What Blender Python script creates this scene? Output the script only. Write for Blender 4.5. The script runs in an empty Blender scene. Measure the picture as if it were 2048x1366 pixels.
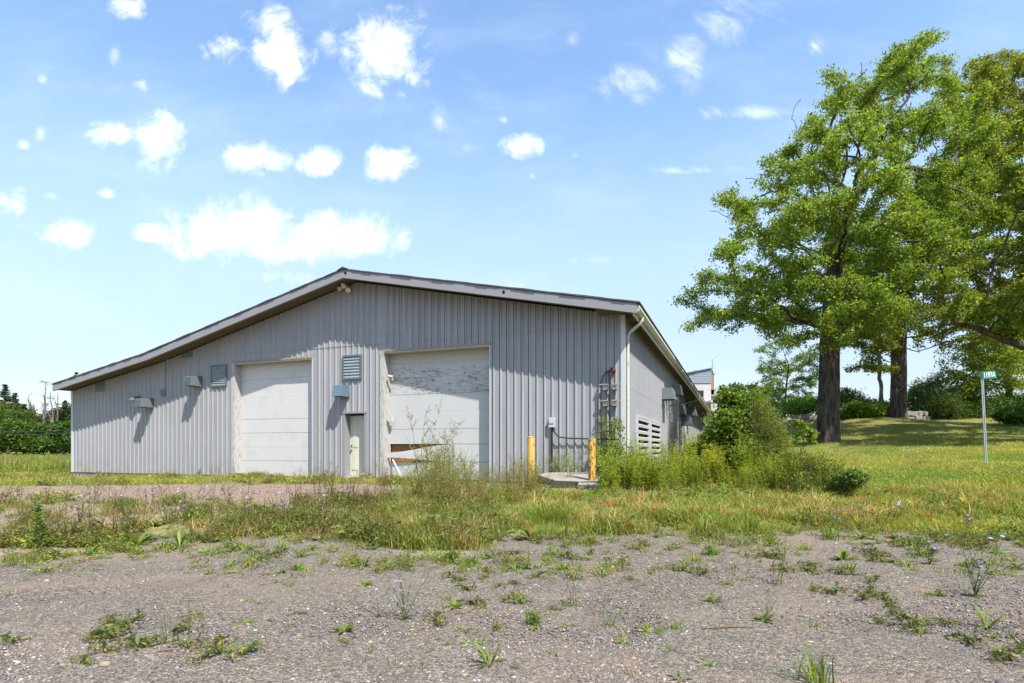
import bpy, math, random
import numpy as np
from mathutils import Vector, noise, kdtree

R = math.radians
SC = bpy.context.scene
COL = SC.collection
RNG = np.random.default_rng(11)
random.seed(7)

# ------------------------------------------------------------------ camera
F, CX, YH, CAMZ = 1165.0, 1024.0, 896.0, 1.0
cd = bpy.data.cameras.new('camera')
cd.sensor_width = 36.0
cd.lens = 36.0 * F / 2048.0
cd.shift_y = (YH - 683.0) / 2048.0
cd.clip_start, cd.clip_end = 0.05, 3000
cam = bpy.data.objects.new('camera', cd)
COL.objects.link(cam)
cam.location = (0, 0, CAMZ)
cam.rotation_euler = (R(90), 0, 0)
SC.camera = cam

# ------------------------------------------------------------------ light
SUN = Vector((0.371, -0.571, 1.0)).normalized()
sl = bpy.data.lights.new('sun', 'SUN')
sl.energy = 5.0
sl.angle = R(0.5)
sl.color = (1.0, 0.955, 0.88)
so = bpy.data.objects.new('sun', sl)
COL.objects.link(so)
so.rotation_euler = SUN.to_track_quat('Z', 'Y').to_euler()
so.location = (20, -20, 50)
SC.view_settings.view_transform = 'Standard'
SC.view_settings.look = 'None'
SC.view_settings.exposure = 0.95
SC.view_settings.gamma = 1.0
SC.view_settings.use_curve_mapping = False
SC.cycles.max_bounces = 8
SC.cycles.transparent_max_bounces = 8

# ------------------------------------------------------------------ node helper
class NT:
    def __init__(s, tree):
        s.t = tree
        s.t.nodes.clear()
    def n(s, typ, ins=None, **kw):
        nd = s.t.nodes.new(typ)
        for k, v in kw.items():
            setattr(nd, k, v)
        for k, v in (ins or {}).items():
            sk = nd.inputs[k]
            if isinstance(v, bpy.types.NodeSocket):
                s.t.links.new(v, sk)
            else:
                sk.default_value = v
        return nd
    def math(s, op, a, b=0.0, c=None, clamp=False):
        ins = {0: a, 1: b}
        if c is not None: ins[2] = c
        nd = s.n('ShaderNodeMath', ins, operation=op, use_clamp=clamp)
        return nd.outputs[0]
    def vm(s, op, a, b=(0, 0, 0)):
        nd = s.n('ShaderNodeVectorMath', {0: a, 1: b}, operation=op)
        return nd
    def ss(s, x, lo, hi, a=0.0, b=1.0):
        nd = s.n('ShaderNodeMapRange', {'Value': x, 'From Min': lo, 'From Max': hi, 'To Min': a, 'To Max': b}, interpolation_type='SMOOTHSTEP')
        return nd.outputs[0]
    def mix(s, fac, a, b, mode='MIX'):
        nd = s.n('ShaderNodeMix', None, data_type='RGBA', blend_type=mode)
        for k, v in ((0, fac), (6, a), (7, b)):
            if isinstance(v, bpy.types.NodeSocket): s.t.links.new(v, nd.inputs[k])
            else: nd.inputs[k].default_value = v if k == 0 else (*v, 1.0)[:4]
        return nd.outputs[2]
    def noise(s, vec, scale, detail=4, rough=0.55, dist=0.0):
        ins = {'Scale': scale, 'Detail': detail, 'Roughness': rough, 'Distortion': dist}
        if vec is not None: ins['Vector'] = vec
        return s.n('ShaderNodeTexNoise', ins).outputs[0]
    def ramp(s, fac, stops):
        nd = s.n('ShaderNodeValToRGB', {0: fac})
        el = nd.color_ramp.elements
        while len(el) < len(stops): el.new(0.5)
        for e, (p, c) in zip(el, stops):
            e.position = p; e.color = (*c, 1.0)
        return nd.outputs[0]

# ------------------------------------------------------------------ sky
world = bpy.data.worlds.new('World')
SC.world = world
world.use_nodes = True
W_ = NT(world.node_tree)
sky = W_.n('ShaderNodeTexSky', None, sky_type='NISHITA', sun_disc=False)
sky.sun_elevation = math.asin(SUN.z)
sky.sun_rotation = math.atan2(SUN.x, SUN.y)
sky.altitude = 100
sky.air_density, sky.dust_density, sky.ozone_density = 1.0, 0.5, 2.5
tc = W_.n('ShaderNodeTexCoord').outputs['Generated']
sep = W_.n('ShaderNodeSeparateXYZ', {0: tc})
ysafe = W_.math('MAXIMUM', sep.outputs[1], 0.02)
uu = W_.math('DIVIDE', sep.outputs[0], ysafe)
vv = W_.math('DIVIDE', sep.outputs[2], ysafe)
uv = W_.n('ShaderNodeCombineXYZ', {0: uu, 1: vv, 2: 0.0}).outputs[0]
# each cloud: direction, half width, half height, density
CL = [(262, 12, 50, 32, .9), (452, 92, 50, 38, .62), (565, 112, 80, 66, 1), (520, 40, 60, 46, .55), (775, 98, 92, 88, 1.05), (800, 190, 22, 22, .55),
      (226, 266, 52, 34, .85), (322, 278, 62, 64, 1.0), (490, 316, 92, 34, .95), (642, 324, 50, 32, .95), (783, 328, 66, 44, .95),
      (1040, 295, 46, 32, .78), (1008, 243, 20, 15, .6), (1153, 312, 18, 16, .62), (125, 460, 66, 38, .85), (25, 410, 60, 46, .8),
      (300, 465, 55, 18, .7), (478, 458, 150, 74, 1.05), (665, 478, 155, 62, 1.0), (560, 505, 120, 34, .8), (575, 552, 50, 24, .7), (286, 168, 22, 26, .58),
      (880, 240, 26, 56, .46), (1065, 352, 22, 15, .5), (1490, 40, 100, 60, .46), (1375, 125, 48, 66, .46), (1235, 170, 115, 44, .46),
      (1630, 92, 30, 30, .42), (1145, 85, 20, 26, .42), (1530, 225, 160, 18, .45), (215, 388, 26, 13, .6), (45, 290, 18, 13, .5),
      (85, 160, 14, 14, .5), (925, 297, 22, 13, .45), (105, 390, 38, 16, .5), (80, 270, 16, 20, .4), (1400, 340, 120, 14, .34),
      (660, 80, 30, 40, .42), (855, 165, 20, 20, .4), (1180, 520, 60, 14, .3), (1040, 570, 30, 16, .32), (230, 110, 14, 24, .35)]
best = None; wisp = None
for (px, py, a, b, d) in CL:
    dv = W_.vm('SUBTRACT', uv, ((px - CX) / F, (YH - py) / F, 0)).outputs[0]
    ln = W_.vm('LENGTH', W_.vm('MULTIPLY', dv, (F / (a * .9), F / (b * .9), 0)).outputs[0]).outputs['Value']
    m = W_.math('MULTIPLY_ADD', ln, -0.75 * d, d)
    if d < .52: wisp = m if wisp is None else W_.math('MAXIMUM', wisp, m)
    else: best = m if best is None else W_.math('MAXIMUM', best, m)
# the same kind of scattered cloud over the rest of the sky, outside the directions listed above
hz = W_.math('MAXIMUM', sep.outputs[2], 0.06)
pl = W_.n('ShaderNodeCombineXYZ', {0: W_.math('DIVIDE', sep.outputs[0], hz), 1: W_.math('DIVIDE', sep.outputs[1], hz), 2: 0.0}).outputs[0]
gen = W_.ss(W_.noise(pl, 1.1, 2, 0.5), 0.6, 0.8, 0.0, 0.9)
inview = W_.math('MULTIPLY', W_.ss(sep.outputs[1], 0.35, 0.55), W_.ss(W_.math('ABSOLUTE', uu), 0.95, 1.15, 1.0, 0.0))
gen = W_.math('MULTIPLY', gen, W_.math('SUBTRACT', 1.0, inview))
best = W_.math('MAXIMUM', best, gen)
wn = W_.vm('ADD', uv, W_.vm('SCALE', W_.n('ShaderNodeTexNoise', {'Vector': uv, 'Scale': 9.0, 'Detail': 3.0}).outputs[1]).outputs[0]).outputs[0]
wsc = [n for n in W_.t.nodes if n.bl_idname == 'ShaderNodeVectorMath' and n.operation == 'SCALE'][0]
wsc.inputs['Scale'].default_value = 0.085
fb = W_.noise(wn, 15.0, 10, 0.66)
fb2 = W_.noise(wn, 4.5, 5, 0.6)
dens = W_.math('ADD', best, W_.math('MULTIPLY', W_.math('SUBTRACT', fb, 0.5), 2.4))
dens = W_.math('ADD', dens, W_.math('MULTIPLY', W_.math('SUBTRACT', fb2, 0.5), 1.0))
cov = W_.ss(dens, 0.14, 0.92)
cov = W_.math('MULTIPLY', cov, W_.ss(best, -0.04, 0.16))
stv = W_.n('ShaderNodeVectorRotate', {'Vector': wn, 'Angle': R(35)}, rotation_type='Z_AXIS').outputs[0]
fs = W_.noise(W_.vm('MULTIPLY', stv, (9, 22, 1)).outputs[0], 1.0, 9, .66, .6)
dw = W_.math('ADD', W_.math('ADD', wisp, W_.math('MULTIPLY', W_.math('SUBTRACT', fs, 0.5), 1.5)), W_.math('MULTIPLY', W_.math('SUBTRACT', fb2, 0.5), 1.0))
covw = W_.math('MULTIPLY', W_.math('MULTIPLY', W_.ss(dw, 0.08, 0.85), W_.ss(wisp, -0.05, 0.25)), 0.8)
cov = W_.math('MAXIMUM', cov, covw)
thick = W_.ss(dens, 0.5, 1.5)
veil = W_.math('MULTIPLY', W_.ss(W_.noise(W_.vm('MULTIPLY', uv, (1.2, 3.0, 1)).outputs[0], 2.2, 6, 0.6), 0.42, 0.8), 0.16)
skyc = W_.n('ShaderNodeHueSaturation', {'Hue': 0.497, 'Saturation': 1.0, 'Value': 1.35, 'Color': sky.outputs[0]}).outputs[0]
skyg = W_.n('ShaderNodeGamma', {0: skyc, 1: 1.0}).outputs[0]
hazec = W_.ss(sep.outputs[2], 0.0, 0.55, 0.42, 0.0)
skyg = W_.mix(hazec, skyg, (6.9, 7.35, 8.0))
lift = W_.ss(sep.outputs[2], 0.05, 0.50, 0.80, 1.5)
skyg = W_.vm('SCALE', skyg).outputs[0]
[n for n in W_.t.nodes if n.bl_idname == 'ShaderNodeVectorMath' and n.operation == 'SCALE'][-1].inputs['Scale'].default_value = 1.0
W_.t.links.new(lift, [n for n in W_.t.nodes if n.bl_idname == 'ShaderNodeVectorMath' and n.operation == 'SCALE'][-1].inputs['Scale'])
skyg = W_.mix(veil, skyg, (8.4, 9.2, 10.0))
cloudc = W_.mix(thick, (8.0, 8.5, 9.1), (9.3, 9.4, 9.5))
outc = W_.mix(W_.math('MULTIPLY', cov, 0.97), skyg, cloudc)
bg = W_.n('ShaderNodeBackground', {0: outc, 1: 0.085})
W_.n('ShaderNodeOutputWorld', {0: bg.outputs[0]})

# ------------------------------------------------------------------ objects
def tag(o, label=None, cat=None, group=None, kind=None):
    if label: o['label'] = label
    if cat: o['category'] = cat
    if group: o['group'] = group
    if kind: o['kind'] = kind
    return o

def empty(name, loc, label, cat, group=None):
    o = bpy.data.objects.new(name, None)
    o.empty_display_size = 0.3
    COL.objects.link(o)
    o.location = loc
    return tag(o, label, cat, group)

def mesh_np(name, V, T, mat=None, tint=None, smooth=False):
    """mesh from numpy arrays: V (n,3), T (m,3) or (m,4)"""
    V = np.asarray(V, dtype=np.float32); T = np.asarray(T, dtype=np.int32)
    me = bpy.data.meshes.new(name)
    k = T.shape[1]
    me.vertices.add(len(V)); me.vertices.foreach_set('co', V.ravel())
    me.loops.add(T.size); me.loops.foreach_set('vertex_index', T.ravel())
    me.polygons.add(len(T))
    me.polygons.foreach_set('loop_start', np.arange(0, T.size, k, dtype=np.int32))
    me.polygons.foreach_set('loop_total', np.full(len(T), k, dtype=np.int32))
    if smooth: me.polygons.foreach_set('use_smooth', np.ones(len(T), dtype=bool))
    if tint is not None:
        at = me.attributes.new('tint', 'FLOAT_COLOR', 'POINT')
        c = np.ones((len(V), 4), dtype=np.float32); c[:, :3] = tint
        at.data.foreach_set('color', c.ravel())
    me.update(calc_edges=True)
    me.validate()
    if mat is not None: me.materials.append(mat)
    return me

def link(name, me, parent=None, loc=None):
    o = bpy.data.objects.new(name, me)
    COL.objects.link(o)
    if parent is not None: o.parent = parent
    if loc is not None: o.location = loc
    return o

class MB:
    """collects faces in world coordinates; build() makes ONE object, coordinates relative to its parent chain"""
    def __init__(s): s.v = []; s.f = []
    def quad(s, *p):
        b = len(s.v); s.v += [tuple(q) for q in p]; s.f.append(tuple(range(b, b + len(p))))
    def box(s, fr, a0, a1, b0, b1, c0, c1):
        b = len(s.v)
        for c in (c0, c1):
            for (x, y) in ((a0, b0), (a1, b0), (a1, b1), (a0, b1)):
                s.v.append(tuple(fr(x, y, c)))
        for q in ((0, 3, 2, 1), (4, 5, 6, 7), (0, 1, 5, 4), (1, 2, 6, 5), (2, 3, 7, 6), (3, 0, 4, 7)):
            s.f.append(tuple(b + i for i in q))
    def prism(s, lo, hi):
        n = len(lo); b = len(s.v)
        s.v += [tuple(p) for p in lo] + [tuple(p) for p in hi]
        s.f.append(tuple(b + i for i in range(n))[::-1]); s.f.append(tuple(b + n + i for i in range(n)))
        for i in range(n):
            j = (i + 1) % n
            s.f.append((b + i, b + j, b + n + j, b + n + i))
    def tube(s, pts, r, n=8, cap=True):
        pts = [Vector(p) for p in pts]
        rs = r if isinstance(r, (list, tuple)) else [r] * len(pts)
        b0 = len(s.v); prev = None
        for i, p in enumerate(pts):
            d = (pts[min(i + 1, len(pts) - 1)] - pts[max(i - 1, 0)]).normalized()
            if prev is None:
                u = d.orthogonal().normalized()
            else:
                u = (prev - d * prev.dot(d)).normalized()
            prev = u; w = d.cross(u)
            for k in range(n):
                a = 2 * math.pi * k / n
                s.v.append(tuple(p + (u * math.cos(a) + w * math.sin(a)) * rs[i]))
        for i in range(len(pts) - 1):
            for k in range(n):
                k2 = (k + 1) % n
                s.f.append((b0 + i * n + k, b0 + i * n + k2, b0 + (i + 1) * n + k2, b0 + (i + 1) * n + k))
        if cap:
            s.f.append(tuple(b0 + k for k in range(n))[::-1])
            s.f.append(tuple(b0 + (len(pts) - 1) * n + k for k in range(n)))
    def mesh(s, name, mat, off=(0, 0, 0), smooth=False):
        me = bpy.data.meshes.new(name)
        o = Vector(off)
        me.from_pydata([tuple(Vector(p) - o) for p in s.v], [], s.f)
        if smooth: me.polygons.foreach_set('use_smooth', [True] * len(me.polygons))
        me.update(); me.materials.append(mat)
        return me
    def build(s, name, mat, parent=None, smooth=False, label=None, kind=None):
        off = Vector((0, 0, 0)); p = parent
        while p is not None:
            off += Vector(p.location); p = p.parent
        o = link(name, s.mesh(name, mat, off, smooth), parent)
        if label: o['label'] = label
        if kind: o['kind'] = kind
        return o

def copy_tree(o, parent=None):
    c = o.copy(); COL.objects.link(c)
    if parent is not None: c.parent = parent
    for ch in list(o.children): copy_tree(ch, c)
    return c

def P(px, py, Y):
    """the point seen at that place of the photograph, Y metres ahead"""
    return Vector(((px - CX) / F * Y, Y, CAMZ + (YH - py) / F * Y))

# barn frame: C is the near right corner; t runs left along the gable, s runs back along the side wall
YAW = R(21.0)
GV = Vector((-math.cos(YAW), math.sin(YAW), 0)); AV = Vector((math.sin(YAW), math.cos(YAW), 0))
NG = -AV; NR = -GV
CORNER = Vector((3.11, 16.18, 0.0))
def WG(t, d, z): return CORNER + GV * t + NG * d + Vector((0, 0, z))
def WR(s, d, z): return CORNER + AV * s + NR * d + Vector((0, 0, z))
def hit(px, py, o, n):
    ray = Vector(((px - CX) / F, 1.0, (YH - py) / F)); c = Vector((0, 0, CAMZ))
    k = (o - c).dot(n) / ray.dot(n)
    return c + ray * k
def GP(px, py, d=0.0):
    p = hit(px, py, CORNER + NG * d, NG); return (p - CORNER).dot(GV), p.z
def RP(px, py, d=0.0):
    p = hit(px, py, CORNER + NR * d, NR); return (p - CORNER).dot(AV), p.z
# ------------------------------------------------------------------ materials
def mat(name, base, rough=0.6, spec=0.3, metal=0.0):
    m = bpy.data.materials.new(name); m.use_nodes = True
    t = NT(m.node_tree)
    b = t.n('ShaderNodeBsdfPrincipled', {'Roughness': rough, 'Metallic': metal, 'Specular IOR Level': spec})
    b.inputs['Base Color'].default_value = (*base, 1)
    t.n('ShaderNodeOutputMaterial', {0: b.outputs[0]})
    return m, t, b

def worn(name, base, dirt, scale=3.0, amt=0.5, rough=0.6, spec=0.3, metal=0.0, stretch=(1, 1, 1), bump=0.0, bscale=40, lo=0.45, hi=0.75):
    """a paint or raw surface with stains of its own"""
    m, t, b = mat(name, base, rough, spec, metal)
    co = t.n('ShaderNodeTexCoord').outputs['Object']
    v = t.vm('MULTIPLY', co, stretch).outputs[0]
    n1 = t.noise(v, scale, 6, 0.65)
    n2 = t.noise(co, scale * 9, 3, 0.6)
    f = t.math('MULTIPLY', t.ss(n1, lo, hi), amt)
    c = t.mix(f, base, dirt)
    c = t.mix(t.ss(n2, 0.3, 0.7, 0.0, 0.16), c, tuple(x * 0.72 for x in base))
    t.t.links.new(c, b.inputs['Base Color'])
    if bump:
        nb = t.noise(co, bscale, 5, 0.6)
        bp = t.n('ShaderNodeBump', {'Strength': bump, 'Distance': 0.01, 'Height': nb})
        t.t.links.new(bp.outputs[0], b.inputs['Normal'])
    return m

M = {}
# painted ribbed steel: pale grey lilac, chalked, rain streaks, algae low down
m, t, b = mat('siding_paint', (.315, .308, .312), 0.42, 0.45)
co = t.n('ShaderNodeTexCoord').outputs['Object']
streak = t.noise(t.vm('MULTIPLY', co, (2.2, 2.2, 0.18)).outputs[0], 3.0, 6, 0.62)
blot = t.noise(co, 0.55, 5, 0.6)
c = t.mix(t.ss(streak, 0.42, 0.72, 0, .38), (.272, .272, .284), (.185, .186, .195))
c = t.mix(t.ss(blot, 0.45, 0.7, 0, .35), c, (.30, .30, .31))
z = t.n('ShaderNodeSeparateXYZ', {0: co}).outputs[2]
low = t.math('MULTIPLY', t.ss(z, 0.0, 0.9, 1, 0), t.ss(t.noise(co, 2.3, 5, .65), .42, .68))
c = t.mix(t.math('MULTIPLY', low, .75), c, (.215, .205, .15))
scuff = t.ss(t.noise(t.vm('MULTIPLY', co, (1, 1, 1.6)).outputs[0], 1.4, 8, .7), .66, .74)
c = t.mix(t.math('MULTIPLY', scuff, .6), c, (.19, .215, .24))
rz = t.math('MULTIPLY', t.ss(t.noise(t.vm('MULTIPLY', co, (5, 5, .12)).outputs[0], 4.0, 3, .6), .62, .74), t.ss(t.noise(co, 1.1, 3), .45, .6))
c = t.mix(t.math('MULTIPLY', rz, .5), c, (.20, .15, .115))
oi = t.n('ShaderNodeObjectInfo').outputs['Random']
c = t.mix(t.math('MULTIPLY', oi, .22), c, (.20, .202, .215))
t.t.links.new(c, b.inputs['Base Color'])
t.t.links.new(t.ss(streak, .3, .8, .52, .72), b.inputs['Roughness'])
bp = t.n('ShaderNodeBump', {'Strength': .25, 'Distance': .02, 'Height': t.noise(t.vm('MULTIPLY', co, (1, 1, .35)).outputs[0], 3.5, 2, .5)})
t.t.links.new(bp.outputs[0], b.inputs['Normal'])
M['siding'] = m
M['patch'] = worn('patch_sheet', (.11, .165, .17), (.11, .15, .15), 4, .6, .45, .4, stretch=(3, 3, .4))
M['patch2'] = worn('replacement_sheet', (.245, .255, .275), (.21, .22, .24), 4, .5, .42, .4, stretch=(3, 3, .4))
M['fascia'] = worn('fascia_metal', (.235, .232, .245), (.21, .19, .185), 2.2, .5, .55, .25, stretch=(1, 1, 3))
M['soffit'] = worn('soffit_boards', (.15, .115, .085), (.09, .07, .055), 5, .7, .8, .1, stretch=(.4, .4, 1))
M['raw_wood'] = worn('weathered_timber', (.30, .25, .19), (.16, .125, .09), 6, .7, .85, .1, stretch=(4, 4, .4), bump=.4)
M['ply'] = worn('brown_plywood', (.27, .21, .165), (.15, .11, .08), 5, .8, .8, .15, stretch=(.8, .8, 3))
M['roof'] = worn('asphalt_shingle', (.085, .083, .085), (.05, .05, .05), 8, .7, .9, .1, bump=.6, bscale=90)
M['gutter'] = worn('gutter_cream', (.50, .49, .39), (.28, .28, .17), 4, .8, .45, .4, stretch=(1, 1, 3))
M['trim'] = worn('corner_flashing', (.46, .48, .50), (.34, .37, .36), 4, .5, .4, .4, stretch=(2, 2, .4))
M['whitewood'] = worn('peeling_white_frame', (.40, .39, .37), (.22, .19, .16), 7, .6, .75, .2, stretch=(3, 3, .7), bump=.5, lo=.5, hi=.58)
M['door_l'] = worn('white_overhead_door', (.49, .48, .472), (.37, .37, .375), 1.6, .6, .5, .35, bump=.15, bscale=8)
M['concrete'] = worn('old_concrete', (.26, .24, .21), (.14, .125, .105), 5, .8, .9, .1, bump=.9, bscale=55)
M['galv'] = worn('galvanised_steel', (.17, .205, .195), (.10, .14, .13), 6, .7, .38, .5, metal=.35)
M['galvblue'] = worn('bluish_hood_steel', (.11, .18, .215), (.16, .19, .195), 6, .7, .4, .5, metal=.2)
M['slat'] = worn('louver_slat_steel', (.25, .29, .29), (.16, .19, .19), 6, .7, .4, .5, metal=.2)
M['hoodfront'] = worn('hood_front_dark', (.06, .085, .075), (.10, .125, .115), 7, .7, .4, .5, metal=.2)
M['louver'] = worn('louver_grey', (.12, .14, .145), (.085, .1, .1), 6, .7, .45, .4, metal=.2)
M['dark'] = mat('painted_dark_inside', (.012, .012, .012), .9, .05)[0]  # flat near-black in place of the unlit inside of openings
M['black'] = mat('black_pipe', (.025, .022, .02), .45, .4)[0]
M['rust'] = worn('rusted_red_iron', (.11, .025, .02), (.07, .02, .015), 12, .7, .6, .3)
M['rubber'] = mat('black_rubber', (.02, .02, .02), .6, .3)[0]
M['boxgrey'] = worn('grey_box_paint', (.42, .46, .46), (.3, .32, .32), 14, .6, .45, .4)
M['screw'] = mat('screw_head', (.14, .14, .15), .5, .4)[0]
M['yellow'] = worn('chipped_yellow_paint', (.60, .37, .085), (.22, .10, .03), 9, 1.0, .6, .3, stretch=(1.6, 1.6, .6), bump=.3, lo=.55, hi=.64)
M['yellow2'] = worn('flaking_yellow_paint', (.56, .34, .06), (.17, .075, .025), 11, 1.0, .65, .3, stretch=(2, 2, .6), bump=.5, lo=.47, hi=.56)
M['pole'] = worn('galvanised_post', (.46, .48, .50), (.33, .35, .37), 9, .6, .35, .5, metal=.5, stretch=(2, 2, .4))
M['signgreen'] = worn('sign_green', (.012, .13, .085), (.02, .17, .115), 12, .4, .35, .4)
M['signwhite'] = mat('sign_white', (.82, .83, .82), .4, .4)[0]
M['brick'] = worn('chimney_brick', (.26, .16, .115), (.16, .11, .09), 9, .8, .9, .1, bump=.6)
M['stucco'] = worn('white_stucco', (.42, .405, .385), (.33, .31, .29), 2, .6, .85, .1)
M['bluesiding'] = worn('blue_grey_clapboard', (.20, .225, .255), (.16, .18, .205), 5, .6, .5, .3)
M['tanroof'] = worn('tan_metal_roof', (.40, .32, .20), (.28, .21, .13), 6, .7, .55, .3)
M['glass'] = mat('window_glass', (.02, .025, .03), .06, .6)[0]
M['stone'] = worn('field_stone', (.26, .235, .215), (.14, .12, .11), 6, .8, .9, .1, bump=.8, bscale=25)
M['greywood'] = worn('grey_barn_board', (.33, .31, .29), (.2, .18, .165), 5, .7, .85, .1, stretch=(3, 3, .4))
M['whitemetal'] = worn('white_metal_roof', (.42, .44, .46), (.34, .37, .39), 3, .5, .45, .3)
M['lamp'] = worn('floodlight_shell', (.62, .55, .45), (.38, .31, .24), 20, .7, .4, .4)

# overhead door with paint flaking off its upper boards
m, t, b = mat('flaking_white_door', (.43, .428, .42), .6, .25)
co = t.n('ShaderNodeTexCoord').outputs['Object']
rot = t.n('ShaderNodeVectorRotate', {'Vector': co, 'Angle': YAW}, rotation_type='Z_AXIS').outputs[0]
fl = t.noise(t.vm('MULTIPLY', rot, (2.6, 1, 12)).outputs[0], 2.3, 8, .72, 1.1)
zone = t.noise(t.vm('MULTIPLY', rot, (.7, 1, 2.0)).outputs[0], 1.0, 3, .5)
zz = t.n('ShaderNodeSeparateXYZ', {0: co}).outputs[2]
up = t.math('MULTIPLY', t.ss(zz, 2.5, 2.8), t.ss(zz, 3.4, 3.95, 1, .25))
thr = t.math('ADD', t.math('MULTIPLY', up, .205), t.math('MULTIPLY', t.math('SUBTRACT', zone, .5), .34))
f = t.ss(t.math('ADD', fl, thr), .735, .765)
f = t.math('MULTIPLY', f, up)
c = t.mix(t.ss(t.noise(rot, 1.6, 6, .65), .4, .7, 0, .5), (.43, .428, .42), (.385, .40, .42))
c = t.mix(t.math('MULTIPLY', t.ss(zz, 3.3, 4.0), .45), c, (.39, .365, .31))
c = t.mix(t.math('MULTIPLY', f, .85), c, (.13, .12, .112))
t.t.links.new(c, b.inputs['Base Color'])
bp = t.n('ShaderNodeBump', {'Strength': .5, 'Distance': .006, 'Height': t.math('SUBTRACT', 1.0, f)})
t.t.links.new(bp.outputs[0], b.inputs['Normal'])
M['door_r'] = m
M['mandoor'] = worn('faded_green_grey_door', (.52, .52, .42), (.40, .36, .27), 4, .6, .6, .3, stretch=(3, 3, .5))
M['cut'] = worn('door_edge_insulation', (.28, .135, .06), (.12, .06, .03), 12, .7, .85, .1, stretch=(8, 8, .5))

# leaves: colour of each leaf comes from its own tint
def leafmat(name, trans=.44, rough=.5, spec=.28):
    m = bpy.data.materials.new(name); m.use_nodes = True
    t = NT(m.node_tree)
    a = t.n('ShaderNodeAttribute', None, attribute_name='tint').outputs[0]
    rnd = t.n('ShaderNodeObjectInfo').outputs['Random']
    hs = t.n('ShaderNodeHueSaturation', {'Hue': t.math('MULTIPLY_ADD', rnd, .03, .485), 'Saturation': 1.0,
                                         'Value': t.math('MULTIPLY_ADD', rnd, .4, .8), 'Color': a}).outputs[0]
    b = t.n('ShaderNodeBsdfPrincipled', {'Roughness': rough, 'Specular IOR Level': spec, 'Base Color': hs})
    tr = t.n('ShaderNodeBsdfTranslucent', {0: t.mix(1.0, hs, (1.7, 1.6, .55), 'MULTIPLY')})
    mx = t.n('ShaderNodeMixShader', {0: trans, 1: b.outputs[0], 2: tr.outputs[0]})
    t.n('ShaderNodeOutputMaterial', {0: mx.outputs[0]})
    return m
M['leaf'] = leafmat('leaf')
M['blade'] = leafmat('blade', .36, .55, .22)
M['petal'] = leafmat('petal', .3, .6, .1)

def bark(name, base, dark, sc=1.0):
    m, t, b = mat(name, base, .9, .1)
    co = t.n('ShaderNodeTexCoord').outputs['Object']
    n = t.noise(t.vm('MULTIPLY', co, (6 * sc, 6 * sc, .9 * sc)).outputs[0], 1.6, 7, .68, .5)
    n2 = t.noise(co, 1.3, 4)
    c = t.mix(t.ss(n, .40, .60), dark, base)
    c = t.mix(t.ss(n2, .4, .7, 0, .4), c, tuple(x * 1.5 for x in base))
    t.t.links.new(c, b.inputs['Base Color'])
    bp = t.n('ShaderNodeBump', {'Strength': .8, 'Distance': .03, 'Height': n})
    t.t.links.new(bp.outputs[0], b.inputs['Normal'])
    return m
M['bark'] = bark('oak_bark', (.10, .085, .07), (.035, .028, .023))
M['barkpale'] = bark('pale_bark', (.26, .225, .19), (.12, .10, .085), 1.4)
M['deadwood'] = bark('dead_wood', (.20, .175, .165), (.10, .085, .08))
M['stem'] = mat('weed_stem', (.13, .15, .05), .7, .2)[0]
M['drystem'] = mat('dry_stem', (.16, .10, .06), .8, .1)[0]

# ------------------------------------------------------------------ terrain
ctrl = []
def cz(x, y, z): ctrl.append((x, y, z))
for x in (-9, -4, 0, 4, 8): 
    for y in (0, 3, 6): cz(x, y, -.42 + max(0, x) * .012)
for x in (-14, -9, -5, -1): cz(x, 8.6, -.36); cz(x, 10.3, -.06)
for x in (2, 5, 8, 11): cz(x, 8.3, -.36 + .012 * x)
for x in (1, 3, 5): cz(x, 11.5, -.12)
for x, y in ((-14, 13), (-9, 13), (-4, 13), (-16, 17), (-9, 17), (-3, 16)): cz(x, y, 0)
for k in (0, 6, 12, 18, 23): p = WG(k, .3, 0); cz(p.x, p.y, -.02 if k < 14 else -.02 - (k - 14) * .022)
p = WG(24.5, 0, 0); cz(p.x, p.y, -.26); cz(-28, 30, -.2)
for x, y in ((-40, 40), (-60, 60), (-80, 80), (-30, 60), (-50, 90), (-100, 90), (-60, 120), (-60, 20), (-30, 8), (-30, 0), (-15, -10), (15, -10), (30, 0)): cz(x, y, -.1 if y > 15 else -.4)
for s, zz_ in ((2, .02), (8, .12), (16, .3), (30, .75), (45, 1.2), (55, 1.5)): p = WR(s, .4, 0); cz(p.x, p.y, zz_)
for s, zz_ in ((10, 0), (30, .2), (50, .5)): p = WR(s, -10, 0); cz(p.x, p.y, zz_)
for px, py, Y in ((1972, 930, 14), (1655, 885, 27), (1795, 835, 37), (1900, 846, 36), (2040, 842, 36), (1660, 845, 36), (1800, 888, 24), (2040, 880, 24),
                  (1740, 1000, 11.2), (2040, 1000, 11.0), (1900, 962, 12.6), (1560, 960, 14), (1450, 950, 17), (2040, 925, 15), (1650, 930, 18), (1550, 900, 24)):
    p = P(px, py, Y); cz(*p)
for x, y, z_ in ((24, 60, 3.4), (40, 60, 3.6), (60, 60, 3.6), (25, 80, 3.6), (50, 90, 3.8), (45, 36, 3.2), (40, 20, 2.2), (28, 11, .6), (20, 15, 1.2), (0, 120, 1.5), (60, 150, 3.8), (120, 60, 3.8)): cz(x, y, z_)
ctrl = np.array(ctrl)
def _tps(r2): return np.where(r2 > 1e-9, .5 * r2 * np.log(np.maximum(r2, 1e-9)), 0)
_n = len(ctrl)
_D = ((ctrl[:, None, :2] - ctrl[None, :, :2]) ** 2).sum(-1)
_A = np.zeros((_n + 3, _n + 3)); _A[:_n, :_n] = _tps(_D) + np.eye(_n) * .6
_A[:_n, _n] = 1; _A[:_n, _n + 1:] = ctrl[:, :2]; _A[_n, :_n] = 1; _A[_n + 1:, :_n] = ctrl[:, :2].T
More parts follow.
